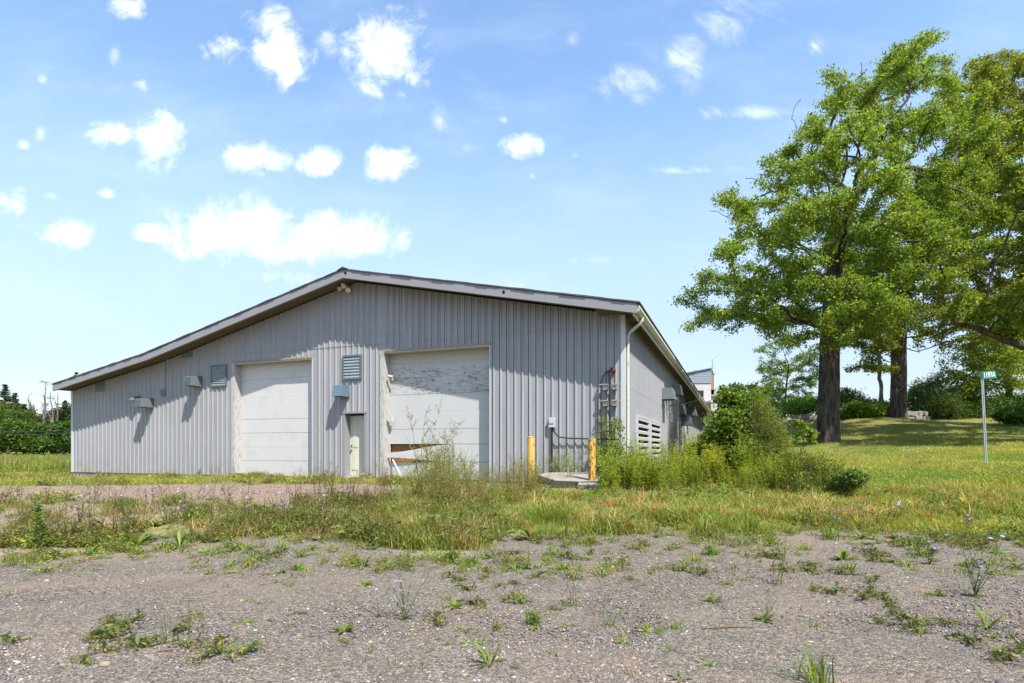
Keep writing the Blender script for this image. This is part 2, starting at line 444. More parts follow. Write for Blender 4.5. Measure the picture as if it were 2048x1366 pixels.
_w = np.linalg.solve(_A, np.r_[ctrl[:, 2], 0, 0, 0])
def gz(x, y):
    x = np.atleast_1d(np.asarray(x, float)); y = np.atleast_1d(np.asarray(y, float))
    xs, ys = np.clip(x, -100, 100), np.clip(y, -10, 140)
    out = np.empty(len(x))
    for i in range(0, len(x), 20000):
        a, b_ = xs[i:i + 20000], ys[i:i + 20000]
        r2 = (a[:, None] - ctrl[None, :, 0]) ** 2 + (b_[:, None] - ctrl[None, :, 1]) ** 2
        out[i:i + 20000] = _tps(r2) @ _w[:_n] + _w[_n] + _w[_n + 1] * a + _w[_n + 2] * b_
    return np.clip(out, -.7, 4.2)
def gz1(x, y): return float(gz(x, y)[0])
def gpts(pxy):
    """where the sight lines through these places of the photograph meet the terrain"""
    pxy = np.atleast_2d(np.asarray(pxy, float))
    k = (pxy[:, 0] - CX) / F; m_ = (YH - pxy[:, 1]) / F
    lo = np.full(len(k), 2.0); found = np.zeros(len(k), bool); res = np.full(len(k), 90.0)
    Ys = np.concatenate([np.arange(2, 20, .25), np.arange(20, 90, 1.0)])
    prev = None
    for Y in Ys:
        d = CAMZ + m_ * Y - gz(k * Y, np.full(len(k), Y))
        if prev is not None:
            hitm = (~found) & (d <= 0)
            fr = prev / np.maximum(prev - d, 1e-9)
            res[hitm] = (pY + fr * (Y - pY))[hitm]; found |= hitm
        prev, pY = d, Y
    X = k * res
    return np.c_[X, res, gz(X, res)]

def ypoly(pxs):
    g = gpts(pxs); o = np.argsort(g[:, 0]); return g[o, 0], g[o, 1]
# edge of the open gravel, edges of the pink gravel drive along the gable
GE = ypoly([(0, 1112), (110, 1118), (200, 1096), (330, 1092), (420, 1078), (560, 1070), (680, 1078), (780, 1088), (900, 1096), (1000, 1082), (1060, 1076), (1250, 1068), (1450, 1066), (1650, 1058), (1800, 1066), (1900, 1062), (2048, 1070)])
DN = ypoly([(0, 1000), (150, 1004), (330, 1004), (500, 1006), (640, 1008), (760, 1000), (820, 985)])
DF = ypoly([(0, 975), (150, 970), (330, 968), (500, 966), (640, 966), (760, 968), (820, 978)])
def noise2(x, y, s, seed=0.0):
    # cheap smooth value noise, vectorised
    x = np.asarray(x) / s + seed * 17.3; y = np.asarray(y) / s + seed * 9.1
    xi = np.floor(x).astype(np.int64); yi = np.floor(y).astype(np.int64); fx = x - xi; fy = y - yi
    def h(a, b_): 
        v = np.sin(a * 127.1 + b_ * 311.7 + seed * 74.7) * 43758.5453
        return v - np.floor(v)
    fx = fx * fx * (3 - 2 * fx); fy = fy * fy * (3 - 2 * fy)
    return (h(xi, yi) * (1 - fx) + h(xi + 1, yi) * fx) * (1 - fy) + (h(xi, yi + 1) * (1 - fx) + h(xi + 1, yi + 1) * fx) * fy
def fbm2(x, y, s, seed=0.0): return .5 * noise2(x, y, s, seed) + .3 * noise2(x, y, s / 2.1, seed + 1) + .2 * noise2(x, y, s / 4.3, seed + 2)
def sstep(x, a, b_):
    t_ = np.clip((x - a) / (b_ - a), 0, 1); return t_ * t_ * (3 - 2 * t_)
def masks(x, y):
    """grass cover 0..1 and drive 0..1 at ground points"""
    e = np.interp(x, *GE) + (fbm2(x, y, 1.3, 3) - .5) * 2.3
    grass = sstep(y, e - .1, e + .35)
    dn = np.interp(x, *DN) + (fbm2(x, y, 1.6, 5) - .5) * 1.0; df = np.interp(x, *DF) + (fbm2(x, y, 1.4, 6) - .5) * 1.6
    drive = sstep(y, dn - .25, dn + .25) * (1 - sstep(y, df - .5, df + .4)) * (1 - sstep(x, -3.0, -1.6))
    return grass, drive
def bare(x, y):
    return (1 - sstep(x, -1.5, 1.0)) * (1 - sstep(y, 10.0, 11.5)) * sstep(fbm2(x, y, 1.2, 61), .30, .52)

xs = np.concatenate([-18 - np.geomspace(.12, 500, 40)[::-1], np.arange(-18, 18.01, .1), 18 + np.geomspace(.12, 500, 40)])
ys = np.concatenate([-3 - np.geomspace(.2, 60, 8)[::-1], np.arange(-3, 2.5, .5), np.arange(2.5, 13, .075), np.arange(13, 40, .3), 40 + np.geomspace(.4, 700, 30)])
XX, YY = np.meshgrid(xs, ys)
fx, fy = XX.ravel(), YY.ravel()
gzv = gz(fx, fy)
grass_m, drive_m = masks(fx, fy)
near = np.clip(1 - fy / 20, 0, 1)
gzv = gzv + near * ((fbm2(fx, fy, .9, 8) - .5) * .05 + (noise2(fx, fy, .22, 9) - .5) * .012 * (1 - grass_m))
far_ = np.maximum(np.abs(fx), fy)
nx, ny = len(xs), len(ys)
idx = np.arange(nx * ny).reshape(ny, nx)
quads = np.stack([idx[:-1, :-1], idx[:-1, 1:], idx[1:, 1:], idx[1:, :-1]], -1).reshape(-1, 4)
me = mesh_np('ground', np.c_[fx, fy, gzv], quads, None, np.c_[grass_m, drive_m, bare(fx, fy)], True)
m, t, b = mat('ground_soil_and_gravel', (.3, .28, .26), .95, .12)
co = t.n('ShaderNodeTexCoord').outputs['Object']
att = t.n('ShaderNodeSeparateColor', {0: t.n('ShaderNodeAttribute', None, attribute_name='tint').outputs[0]})
gm, dm, bm = att.outputs[0], att.outputs[1], att.outputs[2]
v1 = t.n('ShaderNodeTexVoronoi', {'Vector': co, 'Scale': 78.0, 'Randomness': 1.0})
v2 = t.n('ShaderNodeTexVoronoi', {'Vector': co, 'Scale': 34.0, 'Randomness': 1.0})
cellr = t.n('ShaderNodeSeparateColor', {0: v1.outputs['Color']})
cell2 = t.n('ShaderNodeSeparateColor', {0: v2.outputs['Color']})
st = t.ramp(cellr.outputs[0], [(0, (0.0576, 0.0524, 0.0463)), (.35, (0.116, 0.105, 0.0887)), (.6, (0.166, 0.142, 0.116)), (.8, (0.21, 0.173, 0.133)), (.94, (0.26, 0.207, 0.158)), (1, (0.377, 0.339, 0.272))])
big = t.ramp(cell2.outputs[1], [(0, (0.0776, 0.0721, 0.0641)), (.5, (0.15, 0.133, 0.112)), (.8, (0.233, 0.164, 0.113)), (1, (0.355, 0.317, 0.251))])
isbig = t.ss(cell2.outputs[0], .86, .9)
band = t.noise(t.vm('MULTIPLY', co, (.22, .9, 1)).outputs[0], .75, 5, .6, .6)
pn = t.noise(co, .42, 5, .6)
pn2 = t.noise(co, 1.1, 6, .65)
c = t.mix(isbig, st, big)
c = t.mix(t.ss(band, .50, .64, 0, .5), c, (0.238, 0.18, 0.128))
c = t.mix(t.ss(pn, .48, .66, 0, .42), c, (0.21, 0.155, 0.113))
c = t.mix(t.ss(pn2, .52, .7, 0, .5), c, (0.111, 0.102, 0.0907))
rst = t.math('MULTIPLY', t.ss(t.noise(co, .8, 4, .6), .66, .72), .4)
c = t.mix(rst, c, (.26, .165, .095))
drv = t.mix(t.ss(cellr.outputs[1], .2, .9, 0, .6), (.235, .165, .122), (.285, .21, .162))
c = t.mix(dm, c, drv)
soil = t.mix(t.ss(t.noise(co, 3.0, 6, .65), .35, .65), (.17, .16, .05), (.25, .21, .11))
soil = t.mix(t.ss(t.noise(co, .9, 4, .6), .45, .65, 0, .6), soil, (.15, .165, .035))
soil = t.mix(bm, soil, t.mix(t.ss(t.noise(co, 5.0, 5, .65), .35, .65), (.20, .145, .105), (.30, .235, .185)))
c = t.mix(t.math('MULTIPLY', gm, t.math('SUBTRACT', 1.0, dm)), c, soil)
t.t.links.new(c, b.inputs['Base Color'])
hgt = t.math('ADD', t.math('MULTIPLY', v1.outputs['Distance'], -1.0), t.math('MULTIPLY', t.math('MULTIPLY', v2.outputs['Distance'], isbig), -1.6))
hgt = t.math('ADD', hgt, t.math('MULTIPLY', t.noise(co, 160.0, 3, .6), .5))
bp = t.n('ShaderNodeBump', {'Strength': .9, 'Distance': .012, 'Height': hgt})
t.t.links.new(bp.outputs[0], b.inputs['Normal'])
me.materials.append(m)
ground = tag(link('ground', me), 'gravel yard rising to grass and lawn around the metal building', None, None, 'structure')
# ------------------------------------------------------------------ the barn
barn = empty('metal_barn', WG(9, 0, 0), 'long grey ribbed metal barn with low gable and two white overhead doors', 'barn')
OV = .74                         # gable overhang
RIDGE_T, RIDGE_Z = GP(686, 540, OV)
EAVE_R, EAVE_RZ = GP(1274, 607, OV)
KINK_T, KINK_Z = GP(295, 706, OV)
EAVE_L, EAVE_LZ = GP(105, 769.6, OV)
LEN = 50.0
def rooftop(t_):
    return float(np.interp(t_, [EAVE_R, RIDGE_T, KINK_T, EAVE_L], [EAVE_RZ, RIDGE_Z, KINK_Z, EAVE_LZ]))
FASC = .24                       # depth of the gable fascia
def walltop(t_): return rooftop(t_) - FASC + .04
T_END = 23.1
PITCH = .231
def rib_profile(t0, t1, mir=False):
    """(t, depth) along a ribbed sheet between t0 and t1"""
    pts = [(t0, 0.0)]
    k = math.ceil((t0 + .045) / PITCH)
    while k * PITCH + .055 < t1:
        c = k * PITCH
        pts += [(c - .040, 0), (c - .018, .030), (c + .014, .030), (c + .025, 0), (c + .027, -.03), (c + .047, -.03), (c + .050, 0)]
        k += 1
    pts.append((t1, 0.0))
    if mir: pts = [(t0 + t1 - a, e) for a, e in reversed(pts)]
    return pts
def sheet(frm, t0, t1, z0, ztop, d, mat_, name='siding_panel', parent=None, label=None, lip=.012):
    """one ribbed steel sheet: frm(t, d, z) places it, ztop is a height or a function of t"""
    zf = ztop if callable(ztop) else (lambda q: ztop)
    pr = rib_profile(t0, t1, frm is WR)
    mb = MB()
    lo = [frm(t_, d + e, z0) for t_, e in pr]; hi = [frm(t_, d + e, max(zf(t_), z0 + .01)) for t_, e in pr]
    lb = [frm(t_, d + e - lip, z0) for t_, e in pr]
    n = len(pr)
    mb.v = [tuple(p) for p in lo + hi + lb]
    for i in range(n - 1):
        mb.f.append((i, n + i, n + i + 1, i + 1))
        mb.f.append((2 * n + i, i, i + 1, 2 * n + i + 1))
    return mb.build(name, mat_, parent or barn, label=label)

DOOR_L = (10.67, 14.17, -.05, 4.07)
DOOR_R = (4.04, 7.82, -.05, 4.11)
MAN = (8.47, 9.39, -.05, 2.15)
openings = [DOOR_R, MAN, DOOR_L]
def seam(t_):
    return 3.28 if t_ > 18.0 else 4.40
cols = [(max(0.0, (i - .5) * .924 - .3465), min(T_END, (i + .5) * .924 - .3465)) for i in range(0, 27) if (i - .5) * .924 - .3465 < T_END - .02 and (i + .5) * .924 - .3465 > .02]
screws = MB()
def screw(frm, t_, d, z_):
    p = [frm(t_ + .013 * math.cos(a), d + .006, z_ + .013 * math.sin(a)) for a in (0, 1.05, 2.1, 3.14, 4.2, 5.24)]
    q = [frm(t_ + .013 * math.cos(a), d - .004, z_ + .013 * math.sin(a)) for a in (0, 1.05, 2.1, 3.14, 4.2, 5.24)]
    screws.prism(q, p)
for (c0, c1) in cols:
    cuts = sorted({c0, c1} | {e for o in openings for e in o[:2] if c0 < e < c1})
    for a, b_ in zip(cuts[:-1], cuts[1:]):
        if b_ - a < .03: continue
        mid = (a + b_) / 2
        z_lo = 0.0 if mid < 14.2 else .0
        op = [o for o in openings if o[0] <= mid <= o[1]]
        sm = seam(mid)
        if op:
            h = op[0][3]
            if h < sm - .2: sheet(WG, a, b_, h + .02, sm + .02, 0, M['siding'])
            sheet(WG, a, b_, max(sm, h + .02) if h < sm - .2 else h + .02, walltop, .013, M['siding'])
        else:
            sheet(WG, a, b_, z_lo, sm + .02, 0, M['siding'])
            sheet(WG, a, b_, sm, walltop, .013, M['siding'])
for k in range(1, 100):
    t_ = k * PITCH
    for z_ in (.35, 1.05, 1.8, 2.55, 3.2, 3.9, 4.46, 5.2, 5.9):
        if z_ > walltop(t_) - .25: continue
        if any(o[0] - .05 < t_ < o[1] + .05 and z_ < o[3] + .1 for o in openings): continue
        screw(WG, t_ + .05, .008 if z_ > seam(t_) else 0, z_ + .02 * math.sin(k * 3.7))
screws.build('screw_heads', M['screw'], barn, kind='stuff')
# corner flashings
mb = MB(); mb.box(WG, -.035, .085, -.1, .034, -.02, walltop(0) - .0); mb.build('corner_trim', M['trim'], barn)
mb = MB(); mb.box(WG, T_END - .07, T_END + .035, -.1, .034, 0, walltop(T_END)); mb.build('corner_trim', M['trim'], barn)
# foundation under the low left part
mb = MB(); mb.box(WG, 14.3, T_END, -.25, -.03, -.6, .0); mb.build('foundation', M['concrete'], barn)
# far side walls
for (o, t_) in ((-1, T_END),):
    mb = MB(); mb.box(WG, T_END - .06, T_END, -LEN, -.1, -.4, walltop(T_END)); mb.build('side_wall', M['siding'], barn)
# roof slabs
def slab(t0, t1, name, ov=OV, lift=0.0):
    mb = MB()
    z0, z1 = rooftop(t0) + lift, rooftop(t1) + lift
    n = 26
    fr = lambda a, d, z_: WG(a, d, z_)
    lo, hi = [], []
    for i in range(n + 1):
        a = t0 + (t1 - t0) * i / n; zz_ = z0 + (z1 - z0) * i / n
        wob = .005 * math.sin(i * 2.3) + .004 * math.sin(i * 5.1)
        lo.append((a, zz_ + .004)); hi.append((a, zz_ + .045 + wob))
    for i in range(n):
        (a, p), (b_, q) = lo[i], lo[i + 1]; (_, r), (_, s_) = hi[i], hi[i + 1]
        d0 = ov + .03 + .01 * math.sin(i * 1.7)
        d1 = -LEN
        mb.prism([WG(a, d0, p), WG(b_, d0, q), WG(b_, d1, q), WG(a, d1, p)], [WG(a, d0, r), WG(b_, d0, s_), WG(b_, d1, s_), WG(a, d1, r)])
    return mb.build(name, M['roof'], barn)
slab(EAVE_R - .08, RIDGE_T, 'roof_slope'); slab(RIDGE_T, KINK_T + .25, 'roof_slope', lift=.002); slab(KINK_T, EAVE_L + .03, 'roof_slope')
mb = MB()
mb.prism([WG(RIDGE_T - .2, OV + .05, RIDGE_Z + .02), WG(RIDGE_T, OV + .05, RIDGE_Z + .1), WG(RIDGE_T + .2, OV + .05, RIDGE_Z - .0), WG(RIDGE_T, OV + .05, RIDGE_Z + .04)],
         [WG(RIDGE_T - .2, -LEN, RIDGE_Z + .02), WG(RIDGE_T, -LEN, RIDGE_Z + .1), WG(RIDGE_T + .2, -LEN, RIDGE_Z - .0), WG(RIDGE_T, -LEN, RIDGE_Z + .04)])
mb.build('ridge_cap', M['roof'], barn)
# gable fascia boards, each length its own piece
def fascia(t0, t1):
    mb = MB()
    a, b_ = rooftop(t0), rooftop(t1)
    mb.prism([WG(t0, OV - .03, a - FASC), WG(t1, OV - .03, b_ - FASC), WG(t1, OV - .03, b_), WG(t0, OV - .03, a)],
             [WG(t0, OV + .002, a - FASC), WG(t1, OV + .002, b_ - FASC), WG(t1, OV + .002, b_), WG(t0, OV + .002, a)])
    mb.prism([WG(t0, OV - .08, a - FASC - .012), WG(t1, OV - .08, b_ - FASC - .012), WG(t1, OV - .08, b_ - FASC - .001), WG(t0, OV - .08, a - FASC - .001)],
             [WG(t0, OV + .012, a - FASC - .012), WG(t1, OV + .012, b_ - FASC - .012), WG(t1, OV + .012, b_ - FASC - .001), WG(t0, OV + .012, a - FASC - .001)])
    mb.build('fascia_board', M['fascia'], barn)
for a, b_ in ((EAVE_R, 2.05), (2.054, 5.1), (5.104, RIDGE_T - .002), (RIDGE_T + .002, 12.05), (12.054, 15.1), (15.104, KINK_T - .002), (KINK_T + .002, 20.9), (20.904, EAVE_L)):
    fascia(a, b_)
# gable soffit, boards across the overhang
for a, b_, n in ((EAVE_R + .02, RIDGE_T, 20), (RIDGE_T, KINK_T, 19), (KINK_T, EAVE_L - .02, 12)):
    for i in range(n):
        u0 = a + (b_ - a) * i / n + .004; u1 = a + (b_ - a) * (i + 1) / n - .004
        mb = MB(); h = .15
        mb.prism([WG(u0, -.02, rooftop(u0) - h), WG(u1, -.02, rooftop(u1) - h), WG(u1, OV - .032, rooftop(u1) - h), WG(u0, OV - .032, rooftop(u0) - h)],
                 [WG(u0, -.02, rooftop(u0) - h + .02), WG(u1, -.02, rooftop(u1) - h + .02), WG(u1, OV - .032, rooftop(u1) - h + .02), WG(u0, OV - .032, rooftop(u0) - h + .02)])
        mb.build('soffit_board', M['soffit'], barn)
mb = MB(); mb.box(WG, EAVE_L - .03, EAVE_L, -LEN, OV - .032, EAVE_LZ - .2, EAVE_LZ); mb.build('eave_board', M['fascia'], barn)
# holes torn in the fascia: their dark inside is a near-black patch on top
for t_, z_ in ((8.75, RIDGE_Z - .10), (RP and 3.30, rooftop(3.3) - .10)):
    mb = MB(); mb.prism([WG(t_ - .05, OV + 0.003, z_ - .03), WG(t_ + .02, OV + 0.003, z_ - .07), WG(t_ + .05, OV + 0.003, z_ + .02), WG(t_ - .01, OV + 0.003, z_ + .05)],
                        [WG(t_ - .05, OV + 0.006, z_ - .03), WG(t_ + .02, OV + 0.006, z_ - .07), WG(t_ + .05, OV + 0.006, z_ + .02), WG(t_ - .01, OV + 0.006, z_ + .05)])
    mb.build('fascia_hole_dark', M['dark'], barn)

# ---- overhead doors
def jamb(t0, t1, d0, d1, z0, z1, m_, name='door_jamb', parent=None):
    mb = MB(); mb.box(WG, t0, t1, d0, d1, z0, z1); return mb.build(name, m_, parent or barn)
def overhead(o, m_, rec, label, breaks):
    t0, t1, z0, z1 = o
    p = bpy.data.objects.new('overhead_door', None); COL.objects.link(p); p.parent = barn
    p['label'] = label
    p.location = WG((t0 + t1) / 2, -rec, 0) - barn.location
    for i, (za, zb) in enumerate(zip(breaks[:-1], breaks[1:])):
        mb = MB()
        wob = .006 * math.sin(i * 2.1)
        mb.box(WG, t0 + .02, t1 - .02, -rec - .045, -rec + wob, za + .002, zb - .002)
        mb.build('door_section', m_, p)
    return p
REC_L, REC_R = .29, .36
DL = overhead(DOOR_L, M['door_l'], REC_L, 'plain white sectional overhead door, clean and closed', [.0, .55, 1.05, 1.55, 2.05, 2.85, 3.5, 4.04])
DR = overhead(DOOR_R, M['door_r'], REC_R, 'larger white overhead door with flaking paint and torn bottom', [1.13, 1.62, 2.2, 2.75, 3.3, 3.75, 4.08])
# right door: torn and bent bottom boards
t0, t1 = DOOR_R[:2]
jamb(t0 + .02, t1 - .02, -REC_R - .16, -REC_R - .10, -.05, 1.1, M['cut'], 'backing_board', DR)
def bent(z_lo, z_hi, bow_lo, bow_hi, push, m_, name='bent_section'):
    """a door board torn loose at the left end and pushed in or out there"""
    mb = MB(); n = 18
    fr, bk = [], []
    for i in range(n + 1):
        q = i / n; t_ = t1 - .02 - (t1 - t0 - .04) * q          # starts at the left jamb
        w = max(0, 1 - q / .62); w = w * w * (3 - 2 * w)
        fr.append((t_, -REC_R + push * w, z_lo + bow_lo * w, z_hi + bow_hi * w))
    for i in range(n):
        a, b_ = fr[i], fr[i + 1]
        mb.prism([WG(a[0], a[1] - .03, a[2]), WG(b_[0], b_[1] - .03, b_[2]), WG(b_[0], b_[1] - .03, b_[3]), WG(a[0], a[1] - .03, a[3])],
                 [WG(a[0], a[1], a[2]), WG(b_[0], b_[1], b_[2]), WG(b_[0], b_[1], b_[3]), WG(a[0], a[1], a[3])])
    mb.build(name, m_, DR)
bent(.57, 1.12, .12, -.27, .16, M['door_r'])
bent(.0, .556, -.02, -.05, .03, M['door_r'])
mb = MB(); pts = [WG(7.62, -REC_R + .12, .62), WG(7.50, -REC_R + .2, .5), WG(7.36, -REC_R + .22, .3), WG(7.24, -REC_R + .2, .02)]
mb.tube(pts, .028, 5); mb.build('loose_seal_strip', M['door_l'], DR)
# jambs and headers
for o, rec in ((DOOR_L, REC_L), (DOOR_R, REC_R)):
    t0, t1, z0, z1 = o
    jamb(t1 - .02, t1 + .11, -rec - .05, .035, -.05, z1 + .02, M['whitewood'])
    jamb(t0 - .012, t0 + .02, -rec - .05, .012, -.05, z1 + .01, M['trim'])
    jamb(t0 - .01, t1 + .11, -rec - .05, .03, z1 + .021, z1 + .085, M['raw_wood'], 'door_header')
    jamb(t0 + .02, t1 - .02, -rec - .05, .01, z1 - .03, z1 + .02, M['whitewood'], 'door_stop')
mb = MB(); mb.tube([WG(7.72, -.1, 3.35), WG(7.60, -.16, 3.33), WG(7.62, -.2, 3.22)], .05, 7); mb.build('door_cable_drum', M['whitewood'], DR)
mb = MB(); mb.box(WG, 7.58, 7.74, -.24, -.12, 1.86, 2.02); mb.build('door_bracket', M['whitemetal'], DR)
# ---- person door
mp = bpy.data.objects.new('entry_door', None); COL.objects.link(mp); mp.parent = barn; mp.location = WG(8.93, -.28, 0) - barn.location
mp['label'] = 'narrow faded grey green door set back in a white frame'
t0, t1, z0, z1 = MAN
mb = MB(); mb.box(WG, t0 + .07, t1 - .07, -.33, -.28, .04, z1 - .06); mb.build('door_leaf', M['mandoor'], mp)
for (a, b_) in ((t0 + .14, t0 + .38), (t0 + .54, t1 - .16)):
    for (za, zb) in ((.25, .85), (1.02, 1.55), (1.66, 1.95)):
        mb = MB(); mb.box(WG, a, b_, -.281, -.268, za, zb); mb.box(WG, a + .05, b_ - .05, -.268, -.262, za + .05, zb - .05); mb.build('raised_panel', M['mandoor'], mp)
mb = MB(); mb.tube([WG(t1 - .13, -.28, .93), WG(t1 - .13, -.22, .93)], .03, 8); mb.build('door_knob', M['galv'], mp)
mb = MB(); mb.tube([WG(t1 - .13, -.28, 1.08), WG(t1 - .13, -.255, 1.08)], .026, 8); mb.build('deadbolt', M['black'], mp)
for (a, b_) in ((t0, t0 + .07), (t1 - .07, t1)): jamb(a, b_, -.33, .03, -.02, z1, M['fascia'], 'door_casing')
jamb(t0 - .02, t1 + .02, -.33, .04, z1 + .001, z1 + .06, M['fascia'], 'door_casing')
jamb(t0 + .07, t1 - .07, -.33, .05, -.03, .04, M['whitewood'], 'door_threshold')

# ---- wall louvers
def louver(t0, t1, z0, z1, n, m_f, m_s, label, frm=WG, lipd=.07):
    p = bpy.data.objects.new('wall_louver', None); COL.objects.link(p); p.parent = barn
    p.location = frm((t0 + t1) / 2, 0, (z0 + z1) / 2) - barn.location; p['label'] = label
    mb = MB(); w = .055
    mb.box(frm, t0, t0 + w, .002, lipd, z0, z1); mb.box(frm, t1 - w, t1, .002, lipd, z0, z1)
    mb.box(frm, t0 + w, t1 - w, .002, lipd, z0, z0 + w); mb.box(frm, t0 + w, t1 - w, .002, lipd, z1 - w, z1)
    mb.build('louver_frame', m_f, p)
    mb = MB(); mb.box(frm, t0 + w, t1 - w, .003, .028, z0 + w, z1 - w); mb.build('louver_back', M['dark'], p)  # closed black sheet, paints the dark interior behind the slats
    h = (z1 - z0 - 2 * w) / n
    for i in range(n):
        a = z0 + w + h * i
        mb = MB()
        mb.prism([frm(t0 + w, .064, a + .006), frm(t1 - w, .064, a + .006), frm(t1 - w, .03, a + h * 1.02), frm(t0 + w, .03, a + h * 1.02)],
                 [frm(t0 + w, .058, a - .002), frm(t1 - w, .058, a - .002), frm(t1 - w, .025, a + h * .95), frm(t0 + w, .025, a + h * .95)])
        mb.build('louver_slat', m_s, p)
louver(14.52, 15.28, 3.26, 4.07, 9, M['louver'], M['slat'], 'grey wall louver left of the plain overhead door')
louver(8.65, 9.39, 3.28, 4.09, 7, M['louver'], M['slat'], 'grey wall louver above the narrow door')

# ---- fan hoods
def hood(frm, t0, t1, ztop, zbot, prot, m_, label, flare=.05):
    mb = MB(); th = .012
    def shell(e):
        a, b_ = t0 + e + flare, t1 - e - flare; c_, d_ = t0 + e, t1 - e
        return [frm(a, .004, ztop - e), frm(b_, .004, ztop - e), frm(b_, prot * .8, ztop - e), frm(a, prot * .8, ztop - e),
                frm(c_, .004, zbot), frm(d_, .004, zbot), frm(d_, prot - e, zbot), frm(c_, prot - e, zbot)]
    o_, i_ = shell(0), shell(th)
    b0 = len(mb.v); mb.v += [tuple(p) for p in o_ + i_]
    for q in ((0, 1, 2, 3), (3, 2, 6, 7), (0, 3, 7, 4), (1, 5, 6, 2)):
        mb.f.append(tuple(b0 + i for i in q)); mb.f.append(tuple(b0 + 8 + i for i in q[::-1]))
    for q in ((4, 7, 15, 12), (7, 6, 14, 15), (6, 5, 13, 14)): mb.f.append(tuple(b0 + i for i in q))
    return mb.build('fan_hood', m_, barn, label=label)
def hood_px(xl, xm, xr, yt, yb, m_, label, front=None):
    """front face between xl and xm, right side face between xm and xr of the photograph"""
    ta = GP(xr, yb)[0]; p = .3
    for _ in range(30):
        p += (GP(xm, yb, p)[0] - ta) * .4
    p = max(.26, min(p + .2, .62)); tb = ta + (.40 if xr - xl > 15 else .25)
    mb = MB(); th = .012; zt = GP(xm, yt, p)[1]; zb = GP(xm, yb, p)[1]; fl = .03
    def shell(e):
        return [WG(ta + e + fl, .004, zt + .05 - e), WG(tb - e - fl, .004, zt + .05 - e), WG(tb - e - fl, p * .86 - e, zt - e), WG(ta + e + fl, p * .86 - e, zt - e),
                WG(ta + e, .004, zb), WG(tb - e, .004, zb), WG(tb - e, p - e, zb), WG(ta + e, p - e, zb)]
    o_, i_ = shell(0), shell(th)
    mb.v += [tuple(q) for q in o_ + i_]
    for q in ((0, 1, 2, 3), (3, 2, 6, 7), (0, 3, 7, 4), (1, 5, 6, 2)):
        mb.f.append(q); mb.f.append(tuple(8 + i for i in q[::-1]))
    for q in ((4, 7, 15, 12), (7, 6, 14, 15), (6, 5, 13, 14)): mb.f.append(q)
    ho = mb.build('fan_hood', m_, barn, label=label)
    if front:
        e = .03; fp = MB()  # extra plate over the front face only, darker than the sides
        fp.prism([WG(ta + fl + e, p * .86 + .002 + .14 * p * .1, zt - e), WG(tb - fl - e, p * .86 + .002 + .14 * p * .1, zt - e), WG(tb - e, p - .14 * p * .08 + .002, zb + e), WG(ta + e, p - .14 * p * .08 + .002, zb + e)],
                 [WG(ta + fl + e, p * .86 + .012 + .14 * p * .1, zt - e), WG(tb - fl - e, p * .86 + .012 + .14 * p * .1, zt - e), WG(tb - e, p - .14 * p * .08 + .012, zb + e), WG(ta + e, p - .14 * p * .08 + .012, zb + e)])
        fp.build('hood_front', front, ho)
    return ho
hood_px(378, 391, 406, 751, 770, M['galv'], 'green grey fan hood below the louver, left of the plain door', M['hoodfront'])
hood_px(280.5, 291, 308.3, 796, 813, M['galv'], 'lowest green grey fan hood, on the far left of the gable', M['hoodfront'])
hood_px(270, 276, 281.5, 792.5, 800, M['galv'], 'small shallow hood beside the lowest fan hood')
hood_px(672, 691, 700, 769, 791.5, M['galvblue'], 'blue grey fan hood above the narrow door')
# ---- patches and small plates
for (a, b_, za, zb, m_, lb) in ((21.02, 21.66, 3.30, 3.9, M['patch'], 'teal sheet let in under the lean-to eave'), (16.17, 16.9, 4.42, 4.78, M['patch'], 'teal sheet let in under the eave above the fan hood'),
                                 (6.95, 7.74, 4.16, 4.79, M['patch2'], None)):
    pr = sheet(WG, a, b_, za, lambda q, zb=zb: min(zb, walltop(q) - .02), .016, m_, 'patch_panel', label=lb)
jamb(17.66, 17.9, .0, .035, 3.0, 3.26, M['louver'], 'cover_plate')
# ---- floodlights under the ridge
fl = bpy.data.objects.new('flood_light', None); COL.objects.link(fl); fl.parent = barn; fl.location = WG(9.18, .02, 6.3) - barn.location
mb = MB(); mb.tube([WG(9.18, .0, 6.36), WG(9.18, .07, 6.36)], .06, 10); mb.build('junction_box', M['lamp'], fl)
for dx, dz in ((.2, -.03), (-.14, -.1), (.02, .07)):
    mb = MB(); a = WG(9.18, .06, 6.36); b_ = WG(9.18 + dx * .6, .16, 6.36 + dz); c_ = WG(9.18 + dx * 1.2, .26, 6.34 + dz - .05)
    mb.tube([a, b_, b_ + (c_ - b_) * .5, c_], [.025, .04, .075, .085], 10); mb.build('lamp_head', M['lamp'], fl)
# ---- pipes and cables beside the right corner
mb = MB(); mb.tube([WG(.36, .16, -.05), WG(.36, .16, 3.02), WG(.34, .14, 3.12), WG(.30, .05, 3.16)], .035, 8); mb.build('fill_pipe', M['black'], barn)
mb = MB(); mb.tube([WG(.30, .03, 3.16), WG(.30, .12, 3.16), WG(.30, .16, 3.16)], [.085, .08, .05], 14); mb.build('pipe_flange', M['rust'], barn)
pts = [WG(.62, .12, 2.0 + .0), WG(.62, .12, 2.72)] + [WG(.62 - .27 * (1 - math.cos(a)), .14, 2.72 + .42 * math.sin(a)) for a in np.linspace(.2, math.pi / 2, 7)]
mb = MB(); mb.tube([WG(.62, .12, .2)] + pts, .022, 7); mb.build('vent_pipe', M['black'], barn)
for z_ in (2.30, 2.75):
    jamb(.08, .66, .13, .17, z_, z_ + .035, M['raw_wood'], 'pipe_bracket')
    jamb(.18, .30, .026, .13, z_ - .12, z_, M['whitewood'], 'bracket_block'); jamb(.42, .56, .026, .13, z_ - .12, z_, M['whitewood'], 'bracket_block')
